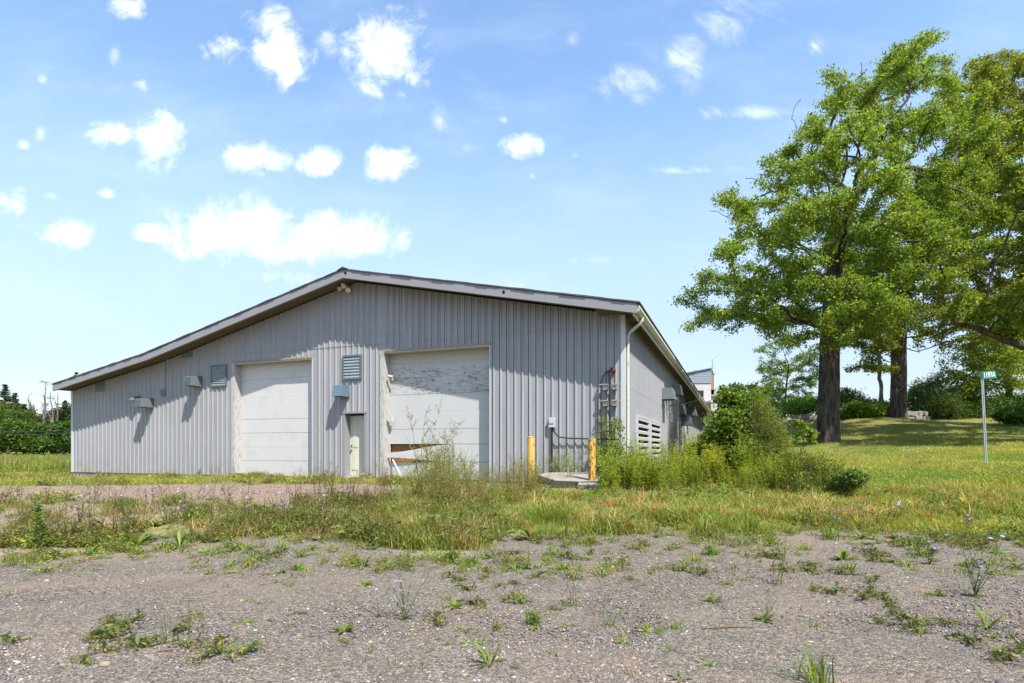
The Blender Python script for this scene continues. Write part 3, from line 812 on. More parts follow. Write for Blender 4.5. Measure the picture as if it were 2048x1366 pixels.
eb = bpy.data.objects.new('switch_box', None); COL.objects.link(eb); eb.parent = barn; eb.location = WG(2.06, .02, 1.72) - barn.location
mb = MB(); mb.box(WG, 1.97, 2.15, .026, .13, 1.60, 1.88); mb.build('box_body', M['boxgrey'], eb)
mb = MB(); mb.box(WG, 1.99, 2.13, .131, .15, 1.71, 1.86); mb.build('box_cover', M['whitemetal'], eb)
mb = MB(); mb.tube([WG(2.06, .07, 1.6), WG(2.06, .07, -.05)], .024, 7); mb.build('conduit', M['black'], eb)
mb = MB(); mb.tube([WG(2.0, .1, 1.6), WG(1.98, .12, 1.45), WG(1.85, .12, 1.32), WG(1.6, .1, 1.28), WG(.95, .09, 1.26), WG(.4, .09, 1.24), WG(.1, .09, 1.24)], .02, 6); mb.build('cable', M['rubber'], barn)

# ---- right-hand long wall
STEP_S, SETB = 16.55, -.55
wt_r = EAVE_RZ - .16
def wrs(a, d, z_): return WR(a, d, z_)
LV = [(2.0, 4.35), (5.05, 7.7)]
n = int(math.ceil(LEN / .924))
for i in range(n):
    a, b_ = max(0.0, i * .924 - .3465), min((i + 1) * .924 - .3465, LEN)
    for (u0, u1) in ([(a, b_)] if not (a < STEP_S < b_) else [(a, STEP_S), (STEP_S, b_)]):
        d = 0 if (u0 + u1) / 2 < STEP_S else SETB
        z0 = .0
        sheet(WR, max(u0, .04), u1, z0, 2.75 + .02, d, M['siding'])
        sheet(WR, max(u0, .04), u1, 2.75, wt_r, d + .008, M['siding'])
mb = MB(); mb.box(WR, STEP_S - .08, STEP_S + .03, SETB, .03, 0, wt_r); mb.build('corner_trim', M['trim'], barn)
# eave: soffit boards, rafters, gutter, fascia
for i in range(34):
    a = -OV + .05 + i * 1.5; b_ = min(a + 1.495, LEN)
    mb = MB(); mb.box(WR, a, b_, SETB - .1, .36, wt_r + .08, wt_r + .1); mb.build('soffit_board', M['soffit'], barn)
for i in range(60):
    a = .35 + i * .61
    mb = MB(); mb.box(WR, a, a + .04, SETB - .1 if a > STEP_S else -.05, .36, wt_r - .06, wt_r + .079); mb.build('rafter_tail', M['raw_wood'], barn)
mb = MB(); mb.box(WR, -OV + .03, LEN, .361, .39, EAVE_RZ - .30, EAVE_RZ - .0); mb.build('eave_board', M['gutter'], barn)
# K-style gutter
def gutter():
    prof = [(.392, .0), (.392, -.16), (.47, -.165), (.505, -.10), (.53, -.075), (.53, -.0), (.518, -.0), (.518, -.07), (.494, -.095), (.462, -.153), (.403, -.15), (.403, 0)]
    mb = MB(); zt = EAVE_RZ - .03
    mb.prism([WR(-OV + .06, x, zt + y) for x, y in prof], [WR(LEN, x, zt + y) for x, y in prof])
    return mb.build('gutter', M['gutter'], barn)
g_ = gutter()
mb = MB(); mb.box(WR, -OV + .045, -OV + .059, .39, .53, EAVE_RZ - .19, EAVE_RZ - .03); mb.build('gutter_end_cap', M['gutter'], barn)
for s_, dw, zl in ((.22, 0.0, 0), (27.5, SETB, 1)):
    zt = EAVE_RZ - .2
    mb = MB(); w = .05
    path = [WR(s_, .46, zt + .03), WR(s_, .46, zt - .06), WR(s_, .40, zt - .14), WR(s_, dw + .12, zt - .36), WR(s_, dw + .07, zt - .46), WR(s_, dw + .07, .05)]
    mb.tube(path, .048, 8); mb.build('downspout', M['gutter'], barn)
# big slatted louvers
for (a, b_) in LV:
    p = bpy.data.objects.new('slatted_vent', None); COL.objects.link(p); p.parent = barn; p.location = WR((a + b_) / 2, 0, 1.2) - barn.location
    p['label'] = 'tall slatted air inlet nearest the corner' if a < 3 else 'second slatted air inlet along the side wall'
    mb = MB(); mb.box(WR, a, b_, .026, .03, .2, 1.96); mb.build('louver_back', M['dark'], p)  # black sheet on the wall, the inlet's shaded depth put into colour
    mb = MB()
    mb.box(WR, a - .12, a, .026, .09, .1, 2.02); mb.box(WR, b_, b_ + .12, .026, .09, .1, 2.02); mb.box(WR, a, b_, .026, .09, 1.965, 2.03)
    mb.build('louver_frame', M['trim'], p)
    for k in range(9):
        z_ = .22 + k * .205
        mb = MB(); mb.box(lambda x, y, c, z_=z_: WR(x, .035 + y, z_ + c + (0.06 - y) * .6), a + .002, b_ - .002, 0, .06, 0, .085); mb.build('louver_slat', M['whitewood'], p)
# side hoods, boards, pipes
hood(WR, 8.6, 9.5, 3.5, 3.03, .55, M['galv'], 'first fan hood on the side wall, counted from the corner')
hood(WR, 12.7, 13.6, 4.05, 3.55, .5, M['galv'], 'second fan hood on the side wall, hung higher')
WB = lambda s_, d, z_: WR(s_, SETB + d, z_)
hood(WB, 18.5, 19.6, 3.55, 2.95, .75, M['galv'], 'third fan hood on the side wall, past the wall step')
hood(WB, 24.0, 25.0, 3.2, 2.5, .75, M['louver'], 'fourth fan hood on the side wall, dark in the shade')
hood(WB, 29.0, 30.2, 4.1, 3.4, .75, M['louver'], 'fifth fan hood on the side wall, beyond the downspout')
def wboard(frm, a, b_, z0, z1):
    p = bpy.data.objects.new('plywood_cover', None); COL.objects.link(p); p.parent = barn; p.location = frm(a, 0, z0) - barn.location
    n = 7; h = (z1 - z0) / n
    for i in range(n):
        mb = MB(); mb.box(frm, a, b_, .03, .055 + .006 * (i % 2), z0 + h * i + .004, z0 + h * (i + 1) - .004); mb.build('board', M['ply'], p)
    mb = MB(); mb.box(frm, b_ + .004, b_ + .5, .03, .06, z0, z1); mb.build('frame_post', M['whitewood'], p)
    return p
wboard(WR, 11.1, 14.9, .1, 2.27)['label'] = 'brown plywood cover nearest the corner on the side wall'
wboard(WB, 20.2, 24.0, .3, 2.55)['label'] = 'darker plywood cover past the wall step'
mb = MB(); mb.box(WB, 28.5, 30.5, .03, .05, 4.1, 4.5); mb.build('window', M['dark'], barn)
mb = MB(); mb.tube([WR(16.5, .05, 2.72), WR(16.5, .4, 2.72)], .04, 7); mb.tube([WR(16.5, .4, 2.72), WR(16.5, .9, 2.74)], .028, 7); mb.build('side_pipe', M['black'], barn)
mb = MB(); mb.tube([WR(12.0, .02, 3.0), WR(11.6, .25, 2.98)], .03, 6); mb.build('side_pipe', M['black'], barn)
# back gable closes the barn
mb = MB()
mb.prism([WG(0, -LEN, -.2), WG(T_END, -LEN, -.2), WG(T_END, -LEN, walltop(T_END)), WG(KINK_T, -LEN, walltop(KINK_T)), WG(RIDGE_T, -LEN, walltop(RIDGE_T)), WG(0, -LEN, walltop(0))],
         [WG(0, -LEN + .1, -.2), WG(T_END, -LEN + .1, -.2), WG(T_END, -LEN + .1, walltop(T_END)), WG(KINK_T, -LEN + .1, walltop(KINK_T)), WG(RIDGE_T, -LEN + .1, walltop(RIDGE_T)), WG(0, -LEN + .1, walltop(0))])
mb.build('back_wall', M['siding'], barn)

# ------------------------------------------------------------------ bollards, slab, sign
def bollard(px, ptop, Y, zbase, m_, label):
    p = P(px, ptop, Y)
    o = empty('bollard', (p.x, p.y, zbase), label, 'bollard', 'yellow pipe bollards')
    mb = MB(); mb.tube([(p.x, p.y, zbase - .3), (p.x, p.y, p.z - .03)], .098, 24, False); mb.build('pipe', m_, o, smooth=True)
    mb = MB(); mb.tube([(p.x, p.y, p.z - .035), (p.x, p.y, p.z - .012), (p.x, p.y, p.z + .004)], [.099, .097, .06], 24); mb.build('concrete_cap', M['yellow2'], o)
    return o
bollard(1062, 873, 15.75, .05, M['yellow'], 'clean yellow pipe bollard standing behind the tall weeds')
bollard(1184, 877, 15.1, .10, M['yellow2'], 'flaking yellow pipe bollard in front of the concrete slab')
mb = MB()
slab_c = [(1075, 949, 15.9), (1110, 961, 15.0), (1160, 963, 14.95), (1212, 962, 15.0), (1228, 950, 15.9), (1215, 944, 16.4), (1150, 944.5, 16.6), (1095, 945, 16.5)]
top = [P(*q) for q in slab_c]
mb.prism([Vector((p.x * 1.0, p.y + .12, p.z - .2)) for p in top], top)
sl_ = mb.build('concrete_slab', M['concrete']); tag(sl_, 'broken pale concrete slab tilted up at the foot of the gable', 'slab')
mb = MB(); q = [P(1156, 969, 14.6), P(1200, 971, 14.6), P(1204, 965.5, 14.95), P(1158, 964.5, 14.95)]
mb.prism([p - Vector((0, -.03, .09)) for p in q], q)
tag(mb.build('concrete_slab', M['concrete']), 'thin broken concrete piece under the flaking bollard', 'slab')

base = P(1972, 930, 14); topp = P(1963, 744, 13.95)
sg = empty('number_sign', base, 'green house number sign on a leaning grey post', 'sign')
mb = MB()
dv = (topp - base).normalized()
# U-channel post
prof = [(-.028, .0), (-.028, .02), (-.012, .02), (-.010, .004), (.010, .004), (.012, .02), (.028, .02), (.028, .0), (.012, -.003), (-.012, -.003)]
lo = base - dv * .3; hi = topp
mb.prism([lo + Vector((x, -y, 0)) for x, y in prof], [hi + Vector((x, -y, 0)) for x, y in prof]); mb.build('post', M['pole'], sg)
# blade: seen partly edge on
sa = R(12); sx = Vector((math.cos(sa), math.sin(sa), 0)); sz = Vector((0, 0, 1)); sx = (sx + Vector((0, 0, .09))).normalized(); sz = (sz - sx * sz.dot(sx)).normalized(); sn = sx.cross(sz)
o0 = topp - sz * .18 - sx * .03 + sn * .024
sgf = lambda x, y, z_: o0 + sx * x + sn * y + sz * z_
mb = MB(); mb.box(sgf, 0, .43, 0, .004, 0, .185); pl_ = mb.build('sign_plate', M['signgreen'], sg)
cu = bpy.data.curves.new('number_text', 'FONT'); cu.body = '1197A'; cu.size = .185; cu.extrude = .0012; cu.align_x = 'CENTER'; cu.align_y = 'CENTER'; cu.space_character = .92
to = bpy.data.objects.new('number_text', cu)
tm = bpy.data.meshes.new_from_object(to); tm.materials.clear(); tm.materials.append(M['signwhite'])
tx = link('number_text', tm, pl_)
from mathutils import Matrix
c_ = sgf(.218, .0055, .0925)
# face towards the camera
fx_, fz_ = sx, sz; fn_ = -sx.cross(sz) if sx.cross(sz).y > 0 else sx.cross(sz)
tx.matrix_local = Matrix.Translation(c_ - base) @ Matrix((fx_, fz_, fx_.cross(fz_))).transposed().to_4x4() @ Matrix.Diagonal((.78, .95, 1, 1))
# ------------------------------------------------------------------ leaves and plants as arrays
def rand_dirs(n, up=0.0):
    v = RNG.normal(size=(n, 3)); v[:, 2] += up
    return v / np.linalg.norm(v, axis=1, keepdims=True)
def tints(n, base, var=.25, yellow=.15):
    base = np.asarray(base, float)
    k = np.exp(RNG.normal(0, var, n))[:, None]
    c = base[None] * k
    y = np.clip(RNG.normal(0, yellow, n), -.4, .5)
    c[:, 0] *= 1 + y; c[:, 2] *= 1 - y * .5
    return np.clip(c, 0.004, .9)
def leaves(cent, L, base, aspect=.5, up=.7, var=.25, yellow=.15, fold=.18, droop=None):
    """one folded leaf at each centre: returns V, T, tint"""
    n = len(cent); L = np.broadcast_to(np.asarray(L, float), (n,)) * np.exp(RNG.normal(0, .22, n))
    nor = rand_dirs(n, up); d = np.cross(nor, rand_dirs(n)); d /= np.linalg.norm(d, axis=1, keepdims=True) + 1e-9
    w = np.cross(nor, d)
    h = L[:, None] * .5
    V = np.stack([cent - d * h, cent + w * h * aspect + nor * h * fold, cent + d * h, cent - w * h * aspect + nor * h * fold], 1).reshape(-1, 3)
    b0 = np.arange(n)[:, None] * 4
    T = np.concatenate([b0 + [0, 1, 2], b0 + [0, 2, 3]], 1).reshape(-1, 3)
    return V, T, np.repeat(tints(n, base, var, yellow), 4, 0)
def oakleaves(cent, L, base, **k):
    """lobed leaf: six corner outline in four triangles"""
    n = len(cent); L = np.broadcast_to(np.asarray(L, float), (n,)) * np.exp(RNG.normal(0, .2, n))
    nor = rand_dirs(n, k.get('up', .7)); d = np.cross(nor, rand_dirs(n)); d /= np.linalg.norm(d, axis=1, keepdims=True) + 1e-9
    w = np.cross(nor, d); h = L[:, None] * .5
    f = nor * h * .16
    V = np.stack([cent - d * h, cent - d * h * .1 + w * h * .28 + f, cent + d * h * .35 + w * h * .62 + f, cent + d * h, cent + d * h * .35 - w * h * .62 + f, cent - d * h * .1 - w * h * .28 + f], 1).reshape(-1, 3)
    b0 = np.arange(n)[:, None] * 6
    T = np.concatenate([b0 + [0, 1, 5], b0 + [1, 2, 3], b0 + [1, 3, 5], b0 + [5, 3, 4]], 1).reshape(-1, 3)
    return V, T, np.repeat(tints(n, base, k.get('var', .25), k.get('yellow', .15)), 6, 0)
def cat(parts):
    Vs, Ts, Cs, o = [], [], [], 0
    for V, T, C in parts:
        Vs.append(V); Ts.append(T + o); Cs.append(C); o += len(V)
    return np.concatenate(Vs), np.concatenate(Ts), np.concatenate(Cs)
def tube_np(pts, rad, n, col):
    pts = np.asarray(pts, float); rad = np.asarray(rad, float); m_ = len(pts)
    d = np.gradient(pts, axis=0); d /= np.linalg.norm(d, axis=1, keepdims=True) + 1e-9
    ref = np.array([.31, .87, .38]) if abs(d[0] @ [.31, .87, .38]) < .9 else np.array([.9, .1, .3])
    u = np.cross(d, ref); u /= np.linalg.norm(u, axis=1, keepdims=True) + 1e-9; w = np.cross(d, u)
    a = np.arange(n) * 2 * math.pi / n
    V = (pts[:, None] + (u[:, None] * np.cos(a)[None, :, None] + w[:, None] * np.sin(a)[None, :, None]) * rad[:, None, None]).reshape(-1, 3)
    i = np.arange(m_ - 1)[:, None] * n; k = np.arange(n)[None]; k2 = (k + 1) % n
    A, B, C_, D = (i + k).ravel(), (i + k2).ravel(), (i + n + k2).ravel(), (i + n + k).ravel()
    T = np.concatenate([np.stack([A, B, C_], 1), np.stack([A, C_, D], 1)])
    return V, T, np.broadcast_to(np.asarray(col, float), (len(V), 3))
def blades(root, hgt, wid, lean, base, var=.25, yellow=.2, curl=.6):
    """grass blades: root (n,3)"""
    n = len(root); hgt = np.broadcast_to(np.asarray(hgt, float), (n,)); wid = np.broadcast_to(np.asarray(wid, float), (n,)); lean = np.broadcast_to(np.asarray(lean, float), (n,))
    a = RNG.uniform(0, 2 * math.pi, n); dr = np.stack([np.cos(a), np.sin(a), np.zeros(n)], 1)
    b_ = a + RNG.uniform(.9, 2.2, n); sd = np.stack([np.cos(b_), np.sin(b_), np.zeros(n)], 1) * wid[:, None] * .5
    up = np.array([0, 0, 1.0])
    mid = root + up * (hgt * .55)[:, None] + dr * (hgt * lean * .35)[:, None]
    tip = root + up * (hgt * (1 - lean * .35 * curl))[:, None] + dr * (hgt * lean)[:, None]
    V = np.stack([root - sd, root + sd, mid + sd * .8, mid - sd * .8, tip], 1).reshape(-1, 3)
    b0 = np.arange(n)[:, None] * 5
    T = np.concatenate([b0 + [0, 1, 2], b0 + [0, 2, 3], b0 + [3, 2, 4]], 1).reshape(-1, 3)
    return V, T, np.repeat(tints(n, base, var, yellow), 5, 0)

def scatter(name, pts, rot, scl, idx, protos, label):
    """one 'stuff' object that sets small proto meshes on the given points"""
    me = bpy.data.meshes.new(name); n = len(pts)
    me.vertices.add(n); me.vertices.foreach_set('co', np.asarray(pts, np.float32).ravel())
    a = me.attributes.new('rot', 'FLOAT_VECTOR', 'POINT'); a.data.foreach_set('vector', np.asarray(rot, np.float32).ravel())
    a = me.attributes.new('scl', 'FLOAT', 'POINT'); a.data.foreach_set('value', np.asarray(scl, np.float32))
    a = me.attributes.new('idx', 'INT', 'POINT'); a.data.foreach_set('value', np.asarray(idx, np.int32))
    c = bpy.data.collections.new(name + '_kinds')
    for i, (pm) in enumerate(protos):
        o = bpy.data.objects.new('%s_kind_%02d' % (name, i), pm); c.objects.link(o)
    ng = bpy.data.node_groups.new(name, 'GeometryNodeTree')
    ng.interface.new_socket('Geometry', in_out='INPUT', socket_type='NodeSocketGeometry')
    ng.interface.new_socket('Geometry', in_out='OUTPUT', socket_type='NodeSocketGeometry')
    N = ng.nodes; Lk = ng.links
    gi = N.new('NodeGroupInput'); go = N.new('NodeGroupOutput'); ip = N.new('GeometryNodeInstanceOnPoints'); ci = N.new('GeometryNodeCollectionInfo')
    ci.inputs['Collection'].default_value = c; ci.inputs['Separate Children'].default_value = True; ci.inputs['Reset Children'].default_value = True
    ip.inputs['Pick Instance'].default_value = True
    def na(nm, ty):
        q = N.new('GeometryNodeInputNamedAttribute'); q.data_type = ty; q.inputs['Name'].default_value = nm
        return [s_ for s_ in q.outputs if s_.enabled and s_.name == 'Attribute'][0]
    Lk.new(gi.outputs[0], ip.inputs['Points']); Lk.new(ci.outputs[0], ip.inputs['Instance'])
    Lk.new(na('idx', 'INT'), ip.inputs['Instance Index'])
    Lk.new(na('rot', 'FLOAT_VECTOR'), ip.inputs['Rotation']); Lk.new(na('scl', 'FLOAT'), ip.inputs['Scale'])
    Lk.new(ip.outputs[0], go.inputs[0])
    o = link(name, me)
    md = o.modifiers.new('scatter', 'NODES'); md.node_group = ng
    return tag(o, label, None, None, 'stuff')

# ------------------------------------------------------------------ trees by space colonisation
def grow(trunk, att, step=.35, infl=3.5, kill=.55, iters=90, grav=0.0, limb=None):
    nodes = [Vector(p) for p in trunk]; par = [-1] + list(range(len(trunk) - 1))
    if limb:
        k = min(range(len(nodes)), key=lambda i: (nodes[i] - limb[0]).length)
        for p in limb[1:]: nodes.append(Vector(p)); par.append(k); k = len(nodes) - 1
    att = [Vector(a) for a in att]
    for it in range(iters):
        if not att: break
        kd = kdtree.KDTree(len(nodes))
        for i, p in enumerate(nodes): kd.insert(p, i)
        kd.balance()
        pull = {}; keep = []
        for a in att:
            co, i, d = kd.find(a)
            if d < kill: continue
            keep.append(a)
            if d < infl or it < 3:
                pull.setdefault(i, []).append((a - co).normalized())
        att = keep
        if not pull:
            infl *= 1.4
            continue
        for i, vs in pull.items():
            d = sum(vs, Vector())
            if d.length < .05: d = vs[0]
            d = d.normalized()
            if par[i] >= 0:
                d = (d + (nodes[i] - nodes[par[i]]).normalized() * .35).normalized()
            d = (d + Vector((random.gauss(0, .16), random.gauss(0, .16), random.gauss(0, .16) + grav))).normalized()
            nodes.append(nodes[i] + d * step); par.append(i)
    return np.array([list(p) for p in nodes]), np.array(par)
def radii(nodes, par, tip, expo, r_trunk):
    n = len(nodes); s = np.zeros(n); ch = np.zeros(n, int)
    for i in range(n - 1, 0, -1):
        if s[i] == 0: s[i] = tip ** expo
        s[par[i]] += s[i]; ch[par[i]] += 1
    r = s ** (1 / expo)
    return r * min(1.0, r_trunk / r[0]) if r[0] > r_trunk else r, ch
def skeleton(nodes, par, r, skip=0, rmin=.0, jag=.0):
    """tapered tubes along every chain of the branching"""
    n = len(nodes); kids = [[] for _ in range(n)]
    for i in range(1, n): kids[par[i]].append(i)
    parts = []; stack = [(0, None)]
    while stack:
        i, p = stack.pop(); chain = ([p] if p is not None else []) + [i]
        cur = i
        while kids[cur]:
            ks = sorted(kids[cur], key=lambda k: -r[k]); 
            for k in ks[1:]: stack.append((k, cur))
            cur = ks[0]; chain.append(cur)
        if len(chain) < 2: continue
        pts = nodes[chain]; rr = r[chain].copy()
        if p is not None: rr[0] = min(rr[0], rr[1] * 1.25)
        if rr.max() < rmin: continue
        ns = 10 if rr[0] > .2 else 7 if rr[0] > .08 else 5 if rr[0] > .03 else 3
        parts.append(tube_np(pts, rr, ns, (1, 1, 1)))
    return cat(parts)

def in_balls(balls, n, wts=None):
    """n random points in a list of (centre, rx, ry, rz)"""
    b = np.array([[*c, *r] for c, r in balls]); v = b[:, 3] * b[:, 4] * b[:, 5]
    k = RNG.choice(len(b), n, p=v / v.sum())
    d = rand_dirs(n) * (RNG.uniform(0, 1, n) ** (1 / 2.4))[:, None]
    return b[k, :3] + d * b[k, 3:]
def pballs(lst, Y, dep, cxp=None):
    """(px, py, rpx[, rpy]) ellipses of the photograph turned into balls round depth Y, thrown forward and back inside the crown"""
    out = []
    for q in lst:
        px, py, r = q[:3]; r2 = q[3] if len(q) > 3 else r
        dy = RNG.uniform(-dep, dep) if len(q) < 5 else q[4]
        Yd = Y + dy
        out.append((tuple(P(px, py, Yd)), (r * Yd / F, max(r, r2) * Yd / F, r2 * Yd / F)))
    return out

def make_trunk_np(path, rad, n=40, furrow=.06):
    """trunk with flared foot and deep bark ridges"""
    path = np.asarray(path, float); m_ = 46
    s = np.linspace(0, 1, m_); k = np.linspace(0, 1, len(path))
    pts = np.stack([np.interp(s, k, path[:, i]) for i in range(3)], 1); rr = np.interp(s, k, rad)
    a = np.arange(n) * 2 * math.pi / n
    V = np.zeros((m_, n, 3))
    for j in range(m_):
        ridge = np.array([furrow * (noise.noise(Vector((math.cos(t_) * 7, math.sin(t_) * 7, pts[j, 2] * .9))) + .5 * noise.noise(Vector((math.cos(t_) * 15, math.sin(t_) * 15, pts[j, 2] * 2.2)))) for t_ in a])
        lob = 1 + .05 * np.cos(3 * a + pts[j, 2] * .4) + .16 * math.exp(-j / 4.0) * np.abs(np.cos(2.5 * a + .6))
        q = rr[j] * lob * (1 + ridge)
        V[j, :, 0] = pts[j, 0] + q * np.cos(a); V[j, :, 1] = pts[j, 1] + q * np.sin(a); V[j, :, 2] = pts[j, 2]
    V = V.reshape(-1, 3)
    i = np.arange(m_ - 1)[:, None] * n; kk = np.arange(n)[None]; k2 = (kk + 1) % n
    A, B, C_, D = (i + kk).ravel(), (i + k2).ravel(), (i + n + k2).ravel(), (i + n + kk).ravel()
    return V, np.concatenate([np.stack([A, B, C_], 1), np.stack([A, C_, D], 1)]), np.ones((len(V), 3))

def tree(name, label, cat_, base, trunk, r_base, balls, n_att, n_leaf, leafL, tint, barkm, group=None, step=.35, kill=.5, dead=0, expo=2.35, tipr=.010, kind='oak', spread=.30, furrow=.06, extra=(), thick_trunk=True, up=.7, trunk_top_r=None, yel=.15, grav=.02, limb=None, bare=(), leafr=2.3):
    root = empty(name, base, label, cat_, group)
    off = np.array(base)
    att = in_balls(balls, n_att)
    nodes, par = grow(trunk, list(att) + [tuple(e) for e in extra] + [tuple(e) for e in bare], step, 4.0, kill, grav=grav, limb=limb)
    r, ch = radii(nodes, par, tipr, expo, trunk_top_r or r_base)
    nt = len(trunk)
    if limb:
        for i in range(len(limb) - 1): r[nt + i] = max(r[nt + i], .20 - .13 * i / len(limb))
    for i in range(nt): r[i] = max(r[i], np.interp(i, [0, nt - 1], [r_base, r_base * .55]) * (.8 if thick_trunk else 1)) if i < nt - 1 else max(r[i], r_base * .4)
    parts = []
    V, T, C_ = skeleton(nodes, par, r)
    parts.append((V, T, C_))
    if thick_trunk:
        k = max(2, int(nt * .8))
        parts.append(make_trunk_np(np.array([list(p) for p in trunk[:k]]), np.linspace(r_base, r_base * .74, k), furrow=furrow))
    V, T, C_ = cat(parts)
    link('trunk', mesh_np('trunk', V - off, T, barkm, None, True), root)
    # leaves round the thin twigs
    tipw = np.where((r < tipr * leafr) & (np.arange(len(nodes)) > nt + 3), 1.0, 0.0)
    if dead:
        # some outer twigs have died and stand bare
        dd = RNG.uniform(0, 1, len(nodes)); kids0 = ch == 0
        bad = set(np.where(kids0 & (dd < dead))[0])
        for i in list(bad):
            c_ = i
            for _ in range(5): tipw[c_] = 0; c_ = par[c_]
    for e in bare: tipw[np.linalg.norm(nodes - np.array(e), axis=1) < .8] = 0
    k = np.where(tipw > 0)[0]
    sel = RNG.choice(k, n_leaf)
    cent = nodes[sel] + RNG.normal(0, spread, (n_leaf, 3)) * [1, 1, .7]
    fn = oakleaves if kind == 'oak' else leaves
    V, T, C_ = fn(cent, leafL, tint, up=up, yellow=yel)
    link('crown', mesh_np('crown', V - off, T, M['leaf'], C_), root)
    return root

def shrub(name, label, cat_, base, balls, n, L, tint, group=None, nstem=9, aspect=.5, stemr=.02, up=.6, yel=.15, shell=.55, stemm=None, var=.28, clump=26, cl_r=.16):
    """many leaves gathered in clumps near the surface of a few lobes, on thin stems from the foot"""
    root = empty(name, base, label, cat_, group); off = np.array(base)
    b_ = np.array([[*c, *r] for c, r in balls]); v = (b_[:, 3] * b_[:, 5]) ** 1.0
    nc = max(6, n // clump)
    k = RNG.choice(len(b_), nc, p=v / v.sum())
    d = rand_dirs(nc, .15) * (shell + (1 - shell) * RNG.uniform(0, 1, nc) ** .5)[:, None] * RNG.uniform(.8, 1.12, nc)[:, None]
    cc = b_[k, :3] + d * b_[k, 3:]
    g_ = gz(cc[:, 0], cc[:, 1]); cc[:, 2] = np.maximum(cc[:, 2], g_ + .08)
    rad = cl_r * (b_[k, 3:].mean(1)) * RNG.uniform(.7, 1.5, nc)
    q = RNG.integers(0, nc, n)
    cent = cc[q] + RNG.normal(0, 1, (n, 3)) * rad[q][:, None]
    V, T, C_ = leaves(cent, L, tint, aspect, up, var, yel)
    ck = tints(nc, (1, 1, 1), .16, .12)[q]; C_ = np.clip(C_ * np.repeat(ck, 4, 0), 0.003, .9)
    link('foliage', mesh_np('foliage', V - off, T, M['leaf'], C_), root)
    parts = []
    for i in range(nstem):
        e = cc[RNG.integers(0, nc)]; s_ = off + np.array([RNG.normal(0, .12), RNG.normal(0, .12), -.1])
        m1 = s_ * .5 + e * .5 + RNG.normal(0, .12, 3); m1[2] += .1 * (e[2] - s_[2])
        parts.append(tube_np([s_, s_ * .72 + m1 * .28 + RNG.normal(0, .03, 3), m1, m1 * .4 + e * .6, e], [stemr, stemr * .85, stemr * .65, stemr * .45, stemr * .25], 5, (1, 1, 1)))
    V, T, C_ = cat(parts)
    link('stems', mesh_np('stems', V - off, T, stemm or M['bark'], None, True), root)
    return root

# ---- the big oak
OAK_Y = 27.0
ob = P(1655, 889, OAK_Y)
oak_balls = [(1372, 596, 34, 26), (1362, 660, 26, 18), (1420, 560, 34, 30), (1462, 492, 40, 34), (1458, 397, 28, 24), (1487, 425, 34, 24), (1450, 640, 40, 26), (1500, 560, 48, 40), (1520, 620, 44, 30),
             (1545, 340, 30, 26), (1590, 318, 26, 22), (1595, 355, 36, 28), (1560, 400, 34, 30), (1612, 275, 30, 24), (1634, 255, 34, 26), (1673, 210, 34, 30), (1640, 153, 20, 16), (1698, 160, 24, 24), (1722, 195, 36, 30),
             (1775, 165, 32, 28), (1792, 120, 34, 30), (1843, 85, 32, 26), (1866, 80, 24, 22), (1823, 155, 42, 34), (1868, 120, 22, 26), (1700, 280, 50, 42), (1770, 260, 52, 44), (1650, 330, 50, 46), (1600, 440, 54, 46),
             (1560, 480, 48, 44), (1680, 420, 66, 50), (1760, 360, 66, 56), (1700, 500, 74, 56), (1620, 560, 62, 48), (1780, 450, 72, 54), (1850, 400, 64, 54), (1860, 480, 66, 46), (1800, 540, 66, 44), (1720, 590, 60, 40),
             (1600, 630, 60, 30), (1680, 650, 52, 30), (1560, 560, 46, 40), (1900, 440, 52, 40), (1850, 250, 50, 40), (1900, 330, 48, 40), (1540, 655, 40, 20), (1780, 620, 50, 30), (1480, 610, 46, 28), (1420, 630, 36, 20), (1880, 560, 46, 30), (1930, 200, 44, 34), (1900, 170, 36, 28), (1945, 270, 50, 38), (1960, 350, 50, 40), (1985, 430, 46, 36), (1950, 500, 50, 34), (1620, 690, 40, 18, -3.2), (1670, 672, 46, 22, -3.6), (1720, 668, 44, 22, -3.0), (1580, 676, 40, 18, -2.4), (1760, 660, 46, 24, -2.2), (1690, 700, 30, 14, -3.4), (1830, 640, 46, 24, -2.0), (1920, 130, 26, 20)]
def oak_depth(l, cx0, half, dmax):
    out = []
    for q in l:
        k = max(.12, 1 - ((q[0] - cx0) / half) ** 2) ** .5
        if len(q) > 4: out.append(tuple(q)); continue
        for rep in range(1 if k < .75 else 2):
            out.append((*q[:4], float(RNG.uniform(-dmax, dmax) * k)))
    return out
tr = [P(1655, 893, OAK_Y), P(1656, 840, OAK_Y), P(1657, 780, OAK_Y), P(1658, 720, OAK_Y), P(1660, 660, OAK_Y), P(1664, 610, OAK_Y + .1), P(1668, 560, OAK_Y + .2), P(1675, 510, OAK_Y + .2), P(1690, 455, OAK_Y), P(1705, 400, OAK_Y)]
tr = [tr[0].lerp(tr[0], 0)] + [a.lerp(b_, f) for a, b_ in zip(tr[:-1], tr[1:]) for f in (.5, 1)]
tree('oak_tree', 'big old oak with thick furrowed trunk and wide leaning crown, nearest the barn', 'tree', P(1655, 887, OAK_Y), tr, .475,
     pballs(oak_depth(oak_balls, 1660, 330, 5.5), OAK_Y, 4), 3500, 180000, .125, (.152, .205, .027), M['bark'], dead=.06, tipr=.0155, step=.30, kill=.42, spread=.17, expo=2.05, trunk_top_r=.45, up=.6, yel=.18, leafr=2.3,
     bare=[P(*q, OAK_Y - .5) for q in ((1604, 183), (1612, 196), (1566, 236), (1580, 240), (1595, 246), (1484, 362), (1500, 358), (1410, 425), (1425, 422), (1440, 424), (1893, 108), (1886, 130), (1722, 112), (1718, 130), (1916, 138), (1700, 640), (1740, 655), (1650, 655), (1545, 300))])
